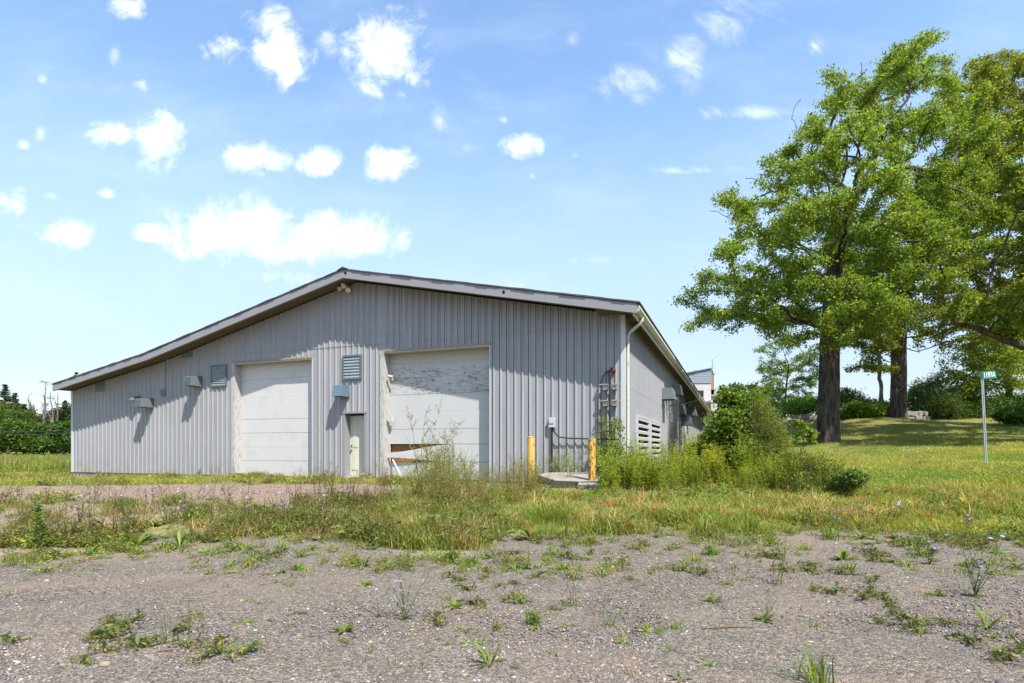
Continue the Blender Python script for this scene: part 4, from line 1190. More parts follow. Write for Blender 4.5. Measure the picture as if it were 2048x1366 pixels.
# ---- second oak behind it
O2 = 37.0
b2 = [(1960, 180, 60, 46), (1990, 140, 40, 30), (1930, 240, 70, 50), (2030, 190, 70, 50), (2010, 300, 90, 60), (1930, 340, 80, 60), (2080, 260, 80, 60), (1960, 430, 90, 60), (2060, 400, 90, 70), (1900, 520, 80, 50), (1990, 540, 90, 60), (1840, 600, 70, 40), (1760, 640, 60, 40), (1920, 620, 80, 40), (2020, 610, 80, 44), (1730, 690, 50, 30), (1860, 680, 50, 22), (1690, 600, 50, 40), (1780, 560, 60, 40), (1720, 730, 36, 22), (1990, 668, 50, 20), (1945, 692, 36, 14), (1890, 650, 50, 24), (1950, 130, 40, 26), (2010, 118, 40, 26), (2060, 130, 50, 34), (1900, 180, 40, 30), (2080, 200, 50, 40)]
t2 = [P(1795, 838, O2), P(1796, 800, O2), P(1797, 750, O2), P(1797, 700, O2), P(1800, 650, O2), P(1808, 600, O2), P(1822, 550, O2 - .2), P(1842, 500, O2 - .3), P(1862, 450, O2 - .3)]
t2 = [t2[0]] + [a.lerp(b_, f) for a, b_ in zip(t2[:-1], t2[1:]) for f in (.34, .67, 1)]
tree('oak_tree', 'second tall oak behind the big one, with a straight dark trunk', 'tree', P(1795, 836, O2), t2, .47,
     pballs(oak_depth(b2, 1920, 300, 5), O2, 4), 2900, 140000, .165, (.152, .205, .027), M['bark'], dead=.03, tipr=.014, step=.38, kill=.55, spread=.17, expo=2.1, trunk_top_r=.42, up=1.1, yel=.15)
# ---- oak outside the right edge reaching in with a long limb
O3 = 22.5
t3 = [P(2330, 890, O3), P(2330, 820, O3), P(2328, 750, O3), P(2326, 690, O3), P(2322, 640, O3), P(2320, 540, O3), P(2310, 440, O3)]
t3 = [t3[0]] + [a.lerp(b_, f) for a, b_ in zip(t3[:-1], t3[1:]) for f in (.34, .67, 1)]
limb = [P(2322, 655, O3), P(2230, 690, O3 - .2), P(2130, 704, O3 - .4), P(2050, 694, O3 - .6), P(2000, 676, O3 - .8), P(1950, 655, O3 - .9), P(1905, 645, O3 - 1)]
limb = [limb[0]] + [a.lerp(b_, f) for a, b_ in zip(limb[:-1], limb[1:]) for f in (.25, .5, .75, 1)]
b3 = [(2066, 470, 50, 50), (2056, 360, 50, 50), (2074, 250, 60, 50), (2060, 560, 50, 36), (2015, 636, 34, 14), (1950, 628, 34, 16), (1905, 640, 26, 14), (2060, 650, 34, 16), (2100, 460, 50, 50), (2130, 330, 60, 60), (2200, 230, 90, 80), (2180, 420, 90, 70), (2280, 330, 100, 80), (2320, 200, 100, 80), (2380, 420, 110, 90), (2250, 520, 90, 60), (2400, 560, 100, 60), (2460, 330, 100, 90), (2120, 580, 60, 40), (2330, 600, 80, 40), (2420, 240, 90, 80)]
tree('oak_tree', 'oak at the right edge reaching a long dark limb into view', 'tree', P(2330, 892, O3), t3, .5,
     pballs(oak_depth(b3, 2280, 360, 5.0), O3, 3), 2500, 115000, .165, (.152, .205, .027), M['bark'], dead=.03, tipr=.014, step=.34, kill=.5, spread=.17, expo=2.1, trunk_top_r=.42, up=1.1, yel=.15, limb=limb)
# ---- pale tree with several stems behind
O4 = 47.0
rt = P(1764, 824, O4)
t4 = [P(1764, 824, O4), P(1763, 810, O4), P(1762, 797, O4)]
tree('maple_tree', 'pale barked tree splitting into several stems, beyond the second oak', 'tree', rt, t4, .42,
     pballs([(1745, 700, 26, 20), (1780, 690, 26, 20), (1720, 650, 50, 36), (1790, 640, 50, 36), (1735, 740, 14, 8), (1760, 600, 60, 36)], O4, 2.5), 700, 15000, .2, (0.115, 0.182, 0.0275), M['barkpale'],
     kind='leaf', tipr=.022, step=.42, kill=.7, spread=.35, expo=2.1, furrow=.02, thick_trunk=False, trunk_top_r=.42)
# ---- young light green tree left of the trunk
O5 = 52.0
p5 = P(1568, 835, O5)
t5 = [P(1568, 835, O5), P(1569, 815, O5), P(1571, 795, O5), P(1573, 770, O5), P(1576, 745, O5)]
tree('young_ash_tree', 'slender young tree with light leaves between barn and big oak', 'tree', p5, t5, .09,
     pballs([(1512, 705, 20, 10), (1530, 735, 24, 14), (1565, 690, 34, 14), (1600, 720, 34, 20), (1545, 765, 26, 14), (1605, 775, 34, 22), (1535, 690, 18, 9), (1632, 700, 20, 20), (1590, 802, 36, 14), (1555, 720, 22, 12), (1635, 760, 20, 20), (1580, 745, 20, 14), (1540, 785, 40, 24), (1600, 815, 44, 16), (1545, 740, 34, 24), (1615, 740, 34, 30), (1560, 815, 34, 16)], O5, 1.8), 800, 17000, .15, (0.135, 0.208, 0.033), M['bark'],
     kind='leaf', tipr=.009, step=.24, kill=.4, spread=.15, thick_trunk=False, expo=2.2)
# ---- bright maple on the right
O6 = 43.0
p6 = P(2010, 848, O6)
t6 = [P(2022, 850, O6), P(2021, 830, O6), P(2020, 805, O6), P(2018, 780, O6), P(2016, 750, O6)]
tree('maple_tree', 'bright yellow green maple behind the number sign', 'tree', p6, t6, .3,
     pballs([(1930, 720, 40, 24), (1980, 705, 46, 26), (2040, 700, 50, 30), (2090, 720, 50, 40), (1940, 765, 46, 26), (1990, 760, 50, 30), (2050, 770, 50, 30), (1910, 790, 40, 20), (2000, 800, 46, 20), (2080, 800, 46, 24), (1925, 700, 40, 20), (1960, 740, 50, 30), (2020, 740, 50, 30), (1905, 760, 36, 20), (2040, 670, 60, 26), (1970, 680, 46, 18), (2000, 725, 60, 30), (2050, 720, 50, 36)], O6, 2.2), 1000, 34000, .17, (0.182, 0.26, 0.033), M['bark'],
     kind='leaf', tipr=.013, step=.3, kill=.5, spread=.26, thick_trunk=False, expo=2.2, up=1.4, yel=.22)
# ---- soft pine in the hedge line
p7 = P(1872, 838, 40.0)
shrub('pine_tree', 'soft blue green young pine at the end of the hedge', 'tree', p7, pballs([(1872, 815, 40, 26, 0), (1868, 785, 30, 26, 0), (1872, 760, 16, 16, 0), (1890, 800, 30, 26, .5)], 40, 0), 9000, .20, (0.0743, 0.13, 0.044), nstem=3, aspect=.09, stemr=.07, up=.3, shell=.3)

# ------------------------------------------------------------------ hedges and shrubs on the right
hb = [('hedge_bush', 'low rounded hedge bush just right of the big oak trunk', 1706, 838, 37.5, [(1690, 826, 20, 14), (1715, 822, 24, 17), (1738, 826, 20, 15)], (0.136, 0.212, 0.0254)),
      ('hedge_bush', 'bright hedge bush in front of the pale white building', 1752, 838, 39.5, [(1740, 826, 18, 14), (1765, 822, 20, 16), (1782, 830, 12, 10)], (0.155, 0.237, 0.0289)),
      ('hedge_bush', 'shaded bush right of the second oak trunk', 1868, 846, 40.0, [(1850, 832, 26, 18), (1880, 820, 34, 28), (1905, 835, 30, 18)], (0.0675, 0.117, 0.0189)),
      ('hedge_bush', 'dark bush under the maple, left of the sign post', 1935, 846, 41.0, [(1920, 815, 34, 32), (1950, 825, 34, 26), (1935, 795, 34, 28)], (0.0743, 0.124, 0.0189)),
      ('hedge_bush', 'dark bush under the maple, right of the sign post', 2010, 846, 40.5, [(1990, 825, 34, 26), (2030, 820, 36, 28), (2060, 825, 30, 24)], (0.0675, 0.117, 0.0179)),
      ('hedge_bush', 'low leafy bush at the right edge of the lawn', 2040, 842, 30.0, [(2030, 832, 30, 12), (2060, 828, 30, 15)], (0.0743, 0.137, 0.021)),
      ('hedge_bush', 'light bush behind the old stone wall', 1610, 836, 44.0, [(1590, 815, 26, 18), (1625, 812, 26, 18)], (0.146, 0.237, 0.0323)),
      ('hedge_bush', 'tall light bush just left of the second oak trunk', 1715, 836, 46.0, [(1700, 808, 30, 22), (1735, 815, 26, 16), (1690, 790, 18, 14)], (.12, .18, .03)),
      ('hedge_bush', 'tall green bush between the second oak and the pine', 1835, 840, 47.0, [(1825, 800, 24, 26), (1845, 785, 22, 24), (1850, 815, 26, 18)], (.11, .17, .03)),
      ('hedge_bush', 'green bush beyond the low house roof', 1500, 800, 95.0, [(1465, 784, 26, 12), (1500, 782, 26, 12), (1535, 790, 26, 14)], (.05, .09, .022))]
for nm, lb, px, py, Y, bl, ti in hb:
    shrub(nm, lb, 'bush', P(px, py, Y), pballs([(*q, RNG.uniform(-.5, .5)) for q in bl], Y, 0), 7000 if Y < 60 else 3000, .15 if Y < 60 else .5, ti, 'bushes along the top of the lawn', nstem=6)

# ------------------------------------------------------------------ left background: thicket, spruces, dead trees
left = [('thicket_bush', 'round bright bush at the left picture edge', 15, 905, 66, [(0, 880, 40, 26), (34, 872, 26, 26), (12, 862, 18, 18)], (0.0727, 0.125, 0.0173)),
        ('thicket_bush', 'tall dense bush filling the left thicket', 50, 906, 72, [(10, 850, 26, 22), (40, 846, 22, 22), (62, 872, 28, 26), (26, 838, 14, 16)], (0.0614, 0.108, 0.0156)),
        ('thicket_bush', 'middle thicket bush below the broken dead trunk', 85, 908, 68, [(80, 876, 24, 22), (98, 866, 16, 18), (70, 890, 22, 16), (88, 858, 12, 12)], (0.067, 0.119, 0.0164)),
        ('thicket_bush', 'thicket bush beside the barn corner', 118, 908, 66, [(112, 884, 22, 22), (128, 868, 18, 24), (150, 872, 26, 30), (118, 858, 10, 12)], (0.067, 0.114, 0.0173)),
        ('thicket_bush', 'olive brown bush high in the thicket', 30, 890, 80, [(14, 826, 20, 14), (40, 832, 22, 14), (26, 818, 12, 10)], (0.0835, 0.0922, 0.019)),
        ('thicket_bush', 'dark bush behind the thicket near the barn', 112, 900, 90, [(105, 845, 26, 18), (128, 840, 26, 22), (145, 835, 26, 24)], (0.0502, 0.0806, 0.019)),
        ('thicket_bush', 'bush off the left edge of the thicket', -60, 905, 68, [(-40, 850, 46, 46), (-80, 845, 46, 46)], (0.093, 0.165, 0.024))]
for nm, lb, px, py, Y, bl, ti in left:
    shrub(nm, lb, 'bush', P(px, py, Y), pballs([(*q, RNG.uniform(-1.5, 1.5)) for q in bl], Y, 0), 9000, .30, ti, 'thicket across the field', nstem=8, stemr=.06, aspect=.6)
def spruce(label, px, py_base, py_top, Y, wpx, tint, n=7000, bare=0.0):
    b_ = P(px, py_base, Y); tp = P(px, py_top, Y); H = tp.z - b_.z; Wd = wpx * Y / F
    root = empty('spruce_tree', b_, label, 'tree', 'spruces behind the thicket')
    link('trunk', mesh_np('trunk', *tube_np([(0, 0, -.2), (0.05, 0, H * .5), (0, 0, H * .99)], [.18, .11, .02], 6, (1, 1, 1))[:2], M['bark'], None, True), root)
    tiers = 26; cents = []; 
    for i in range(tiers):
        f = i / tiers; z_ = H * (.18 + .82 * f); rr = Wd * (1 - f) ** .85 * RNG.uniform(.75, 1.15) + .05
        for k in range(int(5 + 5 * (1 - f))):
            a = RNG.uniform(0, 2 * math.pi); L_ = rr * RNG.uniform(.7, 1.1); m_ = max(4, int(n / (tiers * 8)))
            q = RNG.uniform(.1, 1, m_)
            cents.append(np.stack([np.cos(a) * L_ * q + RNG.normal(0, .09, m_), np.sin(a) * L_ * q + RNG.normal(0, .09, m_), z_ - L_ * q * .28 + .12 * q * q + RNG.normal(0, .06, m_)], 1))
    c = np.concatenate(cents)
    V, T, C_ = leaves(c, .3, tint, .22, .4, .25, .1)
    link('crown', mesh_np('crown', V, T, M['leaf'], C_), root)
    return root
spruce('tallest pointed spruce near the left picture edge', 10, 900, 767, 84, 40, (.035, .062, .026), 9000)
spruce('smaller ragged spruce right of the tallest one', 30, 900, 785, 86, 30, (.035, .058, .028), 6000)
spruce('spruce just showing above the lean-to eave', 152, 900, 742, 95, 18, (.035, .06, .026), 5000)
spruce('spruce half hidden by the barn corner', 130, 900, 800, 88, 34, (.04, .07, .026), 6000)
def deadtree(label, px, py0, py1, Y, r0, lean, forks, nb, up_=.2):
    b_ = P(px, py0, Y); tp = P(px + lean, py1, Y)
    root = empty('dead_tree', b_, label, 'tree', 'bare dead trees behind the thicket')
    ax = np.array(tp - b_); parts = []
    m_ = 9; path = np.array([ax * i / (m_ - 1) + np.r_[RNG.normal(0, .05, 2), 0] * i / 3 for i in range(m_)])
    parts.append(tube_np(path, np.linspace(r0, .035, m_), 6, (1, 1, 1)))
    for i in range(forks):
        s_ = path[RNG.integers(2, 5)]; d = np.array([RNG.uniform(-1, 1) * 1.2, RNG.normal(0, .4), 2.2]); d /= np.linalg.norm(d); L_ = np.linalg.norm(ax) * RNG.uniform(.35, .55)
        parts.append(tube_np([s_, s_ + d * L_ * .5 + RNG.normal(0, .15, 3), s_ + d * L_], [r0 * .6, r0 * .4, .03], 5, (1, 1, 1)))
        path = np.concatenate([path, [s_ + d * L_ * .6, s_ + d * L_ * .85]])
    for i in range(nb):
        s_ = path[RNG.integers(2, len(path))]; a = RNG.uniform(0, 2 * math.pi); L_ = RNG.uniform(.4, 1.5)
        d = np.array([math.cos(a), math.sin(a) * .6, RNG.normal(up_, .3)])
        e1 = s_ + d * L_ * .5; e2 = s_ + d * L_ + RNG.normal(0, .15, 3)
        parts.append(tube_np([s_, e1, e2], [.035, .025, .012], 3, (1, 1, 1)))
        for _ in range(2):
            parts.append(tube_np([e1, e1 + RNG.normal(0, .3, 3)], [.018, .01], 3, (1, 1, 1)))
    V, T, C_ = cat(parts)
    link('trunk', mesh_np('trunk', V, T, M['deadwood'], None, True), root)
deadtree('dead tree broken into upright forks', 62, 880, 790, 84, .34, -4, 4, 26)
deadtree('tall straight dead spruce pole with short side twigs', 87, 880, 764, 84, .26, 3, 0, 40, -.1)
spruce('short dark spruce inside the thicket', 48, 905, 808, 76, 26, (.045, .075, .026), 6000)
spruce('olive green spruce at the front of the thicket', 76, 905, 832, 73, 24, (.06, .085, .024), 5000)
deadtree('thin bent dead trunk', 106, 880, 786, 84, .17, -4, 1, 22)
deadtree('thin dead trunk nearest the barn', 110, 880, 784, 86, .14, 6, 1, 18)
# far wooded skyline, one mass
tp = []
for x in np.arange(-260, 30, 5.0):
    y_ = 170 + RNG.normal(0, 6); h = 5.5 + 2.2 * noise.noise(Vector((x * .05, 3, 0))) + RNG.normal(0, .8)
    tp.append((np.array([x, y_, 0]) + in_balls([((0, 0, h * .5), (4.2, 4, h * .55))], 260)))
for x in np.arange(60, 300, 6.0):
    y_ = 190 + RNG.normal(0, 6); h = 7 + 2 * noise.noise(Vector((x * .05, 7, 0)))
    tp.append((np.array([x, y_, 3]) + in_balls([((0, 0, h * .5), (5, 4, h * .55))], 200)))
V, T, C_ = leaves(np.concatenate(tp), 1.1, (0.0585, 0.0936, 0.0338), .8, .5)
tag(link('far_woods', mesh_np('far_woods', V, T, M['leaf'], C_)), 'far wooded skyline beyond the field', None, None, 'stuff')
# pale track across the field
g0 = gpts([(-400, 919.5), (0, 919), (60, 918.3), (140, 917.4), (300, 916.5)]); g1 = gpts([(-400, 916.6), (0, 917), (60, 916.6), (140, 915.9), (300, 915)])
V = np.concatenate([g0, g1]); V[:, 2] += .03; k = len(g0)
tm_ = mesh_np('field_track', V, [(i, i + 1, k + i + 1, k + i) for i in range(k - 1)], worn('track_gravel', (.50, .46, .42), (.4, .36, .32), .6, .5, .95, .05))
tag(link('field_track', tm_), 'pale gravel track crossing the field', None, None, 'structure')
# two cables running left from the barn corner
for z_, px1, py1, lb in ((2.05, -60, 856.5, 'upper dark cable strung across the thicket'), (1.85, -60, 862.5, 'lower dark cable strung across the thicket')):
    a = WG(T_END + .03, -1.0, 0); a = Vector((a.x, a.y, P(132, 857 if z_ > 2 else 863, a.y).z)); b_ = P(px1, py1, 60)
    mb = MB(); mb.tube([a.lerp(b_, f) - Vector((0, 0, .9 * f * (1 - f))) for f in np.linspace(0, 1, 12)], .022, 5)
    tag(mb.build('cable', M['rubber']), lb, 'cable', 'cables left of the barn')

# ------------------------------------------------------------------ the house behind, and other buildings
H_Y = 76.0
def X_(px, Y): return (px - CX) / F * Y
def Z_(py, Y): return CAMZ + (YH - py) / F * Y
WF = lambda x, y, z_: Vector((x, y, z_))
hx0, hx1 = X_(1345, H_Y), X_(1422, H_Y)
house = empty('house', (X_(1400, H_Y), H_Y, Z_(845, H_Y)), 'white house behind the barn with blue grey upper storey and brick chimney', 'house')
zg = Z_(850, H_Y) - 1.2; z1_ = Z_(766, H_Y)
mb = MB(); mb.box(WF, hx0, hx1, H_Y, H_Y + 7, zg, z1_); mb.build('wall', M['stucco'], house)
mb = MB(); mb.prism([WF(hx0, H_Y - .06, z1_ + .004), WF(hx1 + .06, H_Y - .06, z1_ + .004), WF(hx1 + .06, H_Y - .06, Z_(736, H_Y)), WF(hx0, H_Y - .06, Z_(752, H_Y))],
                    [WF(hx0, H_Y + 7, z1_ + .004), WF(hx1 + .06, H_Y + 7, z1_ + .004), WF(hx1 + .06, H_Y + 7, Z_(736, H_Y)), WF(hx0, H_Y + 7, Z_(752, H_Y))]); mb.build('upper_wall', M['bluesiding'], house)
nlap = 6
for i in range(nlap):
    za = z1_ + i * (Z_(740, H_Y) - z1_) / nlap; zb = za + (Z_(740, H_Y) - z1_) / nlap - .02
    xl = hx0 + (0 if zb < Z_(752, H_Y) else (hx1 - hx0) * .55)
    mb = MB(); mb.prism([WF(xl, H_Y - .11, za), WF(hx1, H_Y - .11, za), WF(hx1, H_Y - .09, zb), WF(xl, H_Y - .09, zb)], [WF(xl, H_Y - .065, za), WF(hx1, H_Y - .065, za), WF(hx1, H_Y - .065, zb), WF(xl, H_Y - .065, zb)])
    mb.build('clapboard', M['bluesiding'], house)
mb = MB(); mb.prism([WF(hx0 - .2, H_Y - .3, Z_(752.5, H_Y)), WF(hx1 + .2, H_Y - .3, Z_(736.5, H_Y)), WF(hx1 + .2, H_Y - .3, Z_(735, H_Y)), WF(hx0 - .2, H_Y - .3, Z_(751, H_Y))],
                    [WF(hx0 - .2, H_Y + 7.2, Z_(752.5, H_Y)), WF(hx1 + .2, H_Y + 7.2, Z_(736.5, H_Y)), WF(hx1 + .2, H_Y + 7.2, Z_(735, H_Y)), WF(hx0 - .2, H_Y + 7.2, Z_(751, H_Y))]); mb.build('roof', M['bluesiding'], house)
wx0, wx1, wz0, wz1 = X_(1394, H_Y), X_(1407, H_Y), Z_(794, H_Y), Z_(781, H_Y)
mb = MB(); mb.box(WF, wx0 - .1, wx1 + .1, H_Y - .05, H_Y - .002, wz0 - .1, wz1 + .1); wn_ = mb.build('window', M['stucco'], house)
mb = MB(); mb.box(WF, wx0, wx1, H_Y - .06, H_Y - .051, wz0, wz1); mb.build('pane', M['glass'], wn_)
# brick chimney with cap and antenna mast
cx0, cx1 = X_(1427, H_Y), X_(1433.5, H_Y)
mb = MB(); mb.box(WF, cx0, cx1, H_Y + 1, H_Y + 1.5, Z_(790, H_Y), Z_(746, H_Y)); ch_ = mb.build('chimney', M['brick'], house)
mb = MB(); mb.box(WF, cx0 - .06, cx1 + .1, H_Y + .94, H_Y + 1.56, Z_(746, H_Y) + .002, Z_(744, H_Y)); mb.build('chimney_cap', M['brick'], ch_)
mb = MB(); mb.tube([(X_(1431, H_Y), H_Y + 1.25, Z_(744, H_Y)), (X_(1431, H_Y), H_Y + 1.25, Z_(739, H_Y))], [.13, .1], 8); mb.build('chimney_pot', M['black'], ch_)
mb = MB(); mx_ = X_(1433, H_Y)
mb.tube([(mx_, H_Y + 1.6, Z_(785, H_Y)), (mx_, H_Y + 1.6, Z_(712, H_Y))], .035, 6)
mb.tube([(mx_ - .1, H_Y + 1.6, Z_(712.5, H_Y)), (mx_ + .62, H_Y + 1.6, Z_(713.5, H_Y))], .03, 5)
for k in range(3): mb.tube([(mx_ + .3 + k * .13, H_Y + 1.2, Z_(713, H_Y)), (mx_ + .3 + k * .13, H_Y + 2.0, Z_(713, H_Y))], .02, 4)
mb.build('antenna', M['galv'], house)
# lower wing with a tan roof, fascia and pale wall, then a porch
mb = MB(); a, b_ = hx1 + .02, X_(1484, H_Y)
mb.prism([WF(a, H_Y + 1, Z_(776.5, H_Y)), WF(b_, H_Y + 1, Z_(786, H_Y)), WF(b_, H_Y + 1, Z_(788, H_Y)), WF(a, H_Y + 1, Z_(788, H_Y))], [WF(a, H_Y + 8, Z_(776.5, H_Y)), WF(b_, H_Y + 8, Z_(786, H_Y)), WF(b_, H_Y + 8, Z_(788, H_Y)), WF(a, H_Y + 8, Z_(788, H_Y))])
mb.build('wing_roof', M['tanroof'], house)
mb = MB(); mb.box(WF, a, X_(1486, H_Y), H_Y + .4, H_Y + 8, Z_(791.5, H_Y), Z_(788.2, H_Y)); mb.build('wing_fascia', M['bluesiding'], house)
mb = MB(); mb.box(WF, a, X_(1482, H_Y), H_Y + .9, H_Y + 8, zg, Z_(791.6, H_Y)); mb.build('wing_wall', M['stucco'], house)
mb = MB(); mb.box(WF, X_(1405, H_Y), X_(1445, H_Y), H_Y - 3.2, H_Y - .02, Z_(808, H_Y), Z_(804.5, H_Y)); mb.build('porch_roof', M['whitemetal'], house)
for px in (1411, 1427, 1442):
    mb = MB(); mb.box(WF, X_(px, H_Y), X_(px, H_Y) + .12, H_Y - 3.1, H_Y - 2.98, zg, Z_(808.1, H_Y)); mb.build('porch_post', M['stucco'], house)
# low shed behind the dark bush
S_Y = 55.0
shed = empty('garden_shed', (X_(1535, S_Y), S_Y, Z_(850, S_Y)), 'low grey shed with a flat roof half hidden by the dark bush', 'shed')
mb = MB(); mb.box(WF, X_(1480, S_Y), X_(1566, S_Y), S_Y, S_Y + 4, Z_(865, S_Y), Z_(805, S_Y)); mb.build('wall', M['greywood'], shed)
mb = MB(); mb.prism([WF(X_(1474, S_Y), S_Y - .5, Z_(806, S_Y)), WF(X_(1572, S_Y), S_Y - .5, Z_(796, S_Y)), WF(X_(1572, S_Y), S_Y - .5, Z_(793, S_Y)), WF(X_(1474, S_Y), S_Y - .5, Z_(803, S_Y))],
                    [WF(X_(1474, S_Y), S_Y + 4.5, Z_(806, S_Y)), WF(X_(1572, S_Y), S_Y + 4.5, Z_(796, S_Y)), WF(X_(1572, S_Y), S_Y + 4.5, Z_(793, S_Y)), WF(X_(1474, S_Y), S_Y + 4.5, Z_(803, S_Y))]); mb.build('roof', M['greywood'], shed)
mb = MB(); mb.box(WF, X_(1500, S_Y), X_(1514, S_Y), S_Y - .03, S_Y - .003, Z_(840, S_Y), Z_(818, S_Y)); mb.build('window', M['stucco'], shed)
# carport frame behind
K_Y = 60.0
kp = empty('carport', (X_(1605, K_Y), K_Y, Z_(840, K_Y)), 'thin white carport frame beyond the stone wall', 'carport')
mb = MB(); mb.box(WF, X_(1588, K_Y), X_(1618, K_Y), K_Y, K_Y + 3, Z_(812.5, K_Y), Z_(810.5, K_Y)); mb.build('roof', M['whitemetal'], kp)
for px in (1588, 1616): 
    mb = MB(); mb.box(WF, X_(px, K_Y), X_(px, K_Y) + .09, K_Y, K_Y + .09, Z_(850, K_Y), Z_(812.6, K_Y)); mb.build('post', M['whitemetal'], kp)
# old stone wall, stone by stone
SW_Y = 40.0
sw = empty('stone_wall', P(1620, 842, SW_Y), 'low tumbled field stone wall behind the big oak', 'wall')
def stones(p, x0, x1, Y, ztop, rows, h):
    for r_ in range(rows):
        x = x0 + RNG.uniform(0, .2)
        while x < x1:
            w = RNG.uniform(.28, .6); z_ = ztop - h * (rows - r_) + RNG.uniform(-.04, .04)
            mb = MB(); q = [(x + RNG.normal(0, .03), z_ + RNG.normal(0, .02)), (x + w * .5, z_ - .03), (x + w - .03, z_ + RNG.normal(0, .03)), (x + w - .02, z_ + h * .8), (x + w * .5, z_ + h * RNG.uniform(.86, 1.0)), (x + .02, z_ + h * .78)]
            dy = RNG.uniform(-.1, .08)
            mb.prism([WF(a, Y + dy, b_) for a, b_ in q], [WF(a + RNG.normal(0, .02), Y + .5, b_) for a, b_ in q]); mb.build('stone', M['stone'], p)
            x += w
stones(sw, X_(1583, SW_Y), X_(1652, SW_Y), SW_Y, Z_(829, SW_Y), 3, .3)
sw2 = empty('stone_wall', P(1830, 842, 39.0), 'stretch of dark stone wall right of the second oak trunk', 'wall')
stones(sw2, X_(1806, 39), X_(1852, 39), 39.0, Z_(822, 39), 3, .3)
# pale building beyond the hedge
B_Y = 70.0
wb = empty('white_barn', (X_(1790, B_Y), B_Y, Z_(835, B_Y)), 'long pale building with a white roof beyond the second oak', 'barn')
mb = MB(); mb.box(WF, X_(1715, B_Y), X_(1852, B_Y), B_Y, B_Y + 8, Z_(845, B_Y), Z_(818, B_Y)); mb.build('wall', M['stucco'], wb)
mb = MB(); mb.prism([WF(X_(1708, B_Y), B_Y - .4, Z_(819, B_Y)), WF(X_(1858, B_Y), B_Y - .4, Z_(819, B_Y)), WF(X_(1858, B_Y), B_Y - .4, Z_(818, B_Y)), WF(X_(1790, B_Y), B_Y - .4, Z_(800, B_Y)), WF(X_(1708, B_Y), B_Y - .4, Z_(818, B_Y))],
                    [WF(X_(1708, B_Y), B_Y + 9, Z_(819, B_Y)), WF(X_(1858, B_Y), B_Y + 9, Z_(819, B_Y)), WF(X_(1858, B_Y), B_Y + 9, Z_(818, B_Y)), WF(X_(1790, B_Y), B_Y + 9, Z_(800, B_Y)), WF(X_(1708, B_Y), B_Y + 9, Z_(818, B_Y))]); mb.build('roof', M['whitemetal'], wb)
# ------------------------------------------------------------------ small plants: prototypes
def straps(root, dirs, L, W, rise, fall, base, var=.22, yellow=.18, twist=.3):
    """long leaves that rise from the root and arch over: 7 points, 5 triangles each"""
    n = len(root); L = np.broadcast_to(np.asarray(L, float), (n,)); W = np.broadcast_to(np.asarray(W, float), (n,))
    rise = np.broadcast_to(np.asarray(rise, float), (n,)); fall = np.broadcast_to(np.asarray(fall, float), (n,))
    up = np.array([0, 0, 1.0]); sd = np.cross(up, dirs); sd += up * RNG.normal(0, twist, (n, 1)); sd /= np.linalg.norm(sd, axis=1, keepdims=True)
    def at(f): return root + dirs * (L * f * (1 - .25 * rise))[:, None] + up * (L * (rise * f - fall * f * f))[:, None]
    V = []
    for f, w in ((.02, .25), (.35, .8), (.7, 1.0)):
        c = at(f); V += [c - sd * (W * w * .5)[:, None], c + sd * (W * w * .5)[:, None] ]
    V.append(at(1.0))
    V = np.stack(V, 1).reshape(-1, 3); b0 = np.arange(n)[:, None] * 7
    T = np.concatenate([b0 + q for q in ([0, 1, 3], [0, 3, 2], [2, 3, 5], [2, 5, 4], [4, 5, 6])], 1).reshape(-1, 3)
    return V, T, np.repeat(tints(n, base, var, yellow), 7, 0)
def hdirs(n):
    a = np.arange(n) * 2.399 + RNG.uniform(0, 6) + RNG.normal(0, .3, n); return np.stack([np.cos(a), np.sin(a), np.zeros(n)], 1)
Z3 = np.zeros(3)
STEMC, DRYC = (.12, .14, .045), (.17, .10, .05)
def k_rosette(n=13, L=.17, W=.034, rise=.55, fall=.5, base=(0.133, 0.171, 0.0276)):
    d = hdirs(n); return straps(np.zeros((n, 3)) + d * .01, d, L * RNG.uniform(.55, 1.1, n), W * RNG.uniform(.7, 1.2, n), rise * RNG.uniform(.3, 1.5, n), fall * RNG.uniform(.7, 1.3, n), base)
def k_creeper(n=7, L=.30, base=(0.174, 0.191, 0.0397)):
    parts = []
    for i in range(n):
        a = RNG.normal(0, .5) + (3.14 if RNG.uniform() < .45 else 0) if RNG.uniform() < .7 else RNG.uniform(0, 6.28); l = L * RNG.uniform(.3, 1.2); m_ = 7; f = np.linspace(0, 1, m_)
        p = np.stack([np.cos(a + f * RNG.normal(0, .4)) * l * f, np.sin(a + f * RNG.normal(0, .4)) * l * f, .012 + .03 * np.sin(f * 3.1) + RNG.uniform(0, .03)], 1) if False else np.stack([np.cos(a) * l * f + RNG.normal(0, .008, m_), np.sin(a) * l * f + RNG.normal(0, .008, m_), .012 + .025 * np.sin(f * 3.1) * RNG.uniform(.4, 2)], 1)
        parts.append(tube_np(p, np.linspace(.0025, .001, m_), 3, DRYC))
        c = p[RNG.integers(1, m_, 11)] + RNG.normal(0, .016, (11, 3)) * [1, 1, .6]
        parts.append(leaves(c, .038, base, .36, .9, .3, .3))
    return cat(parts)
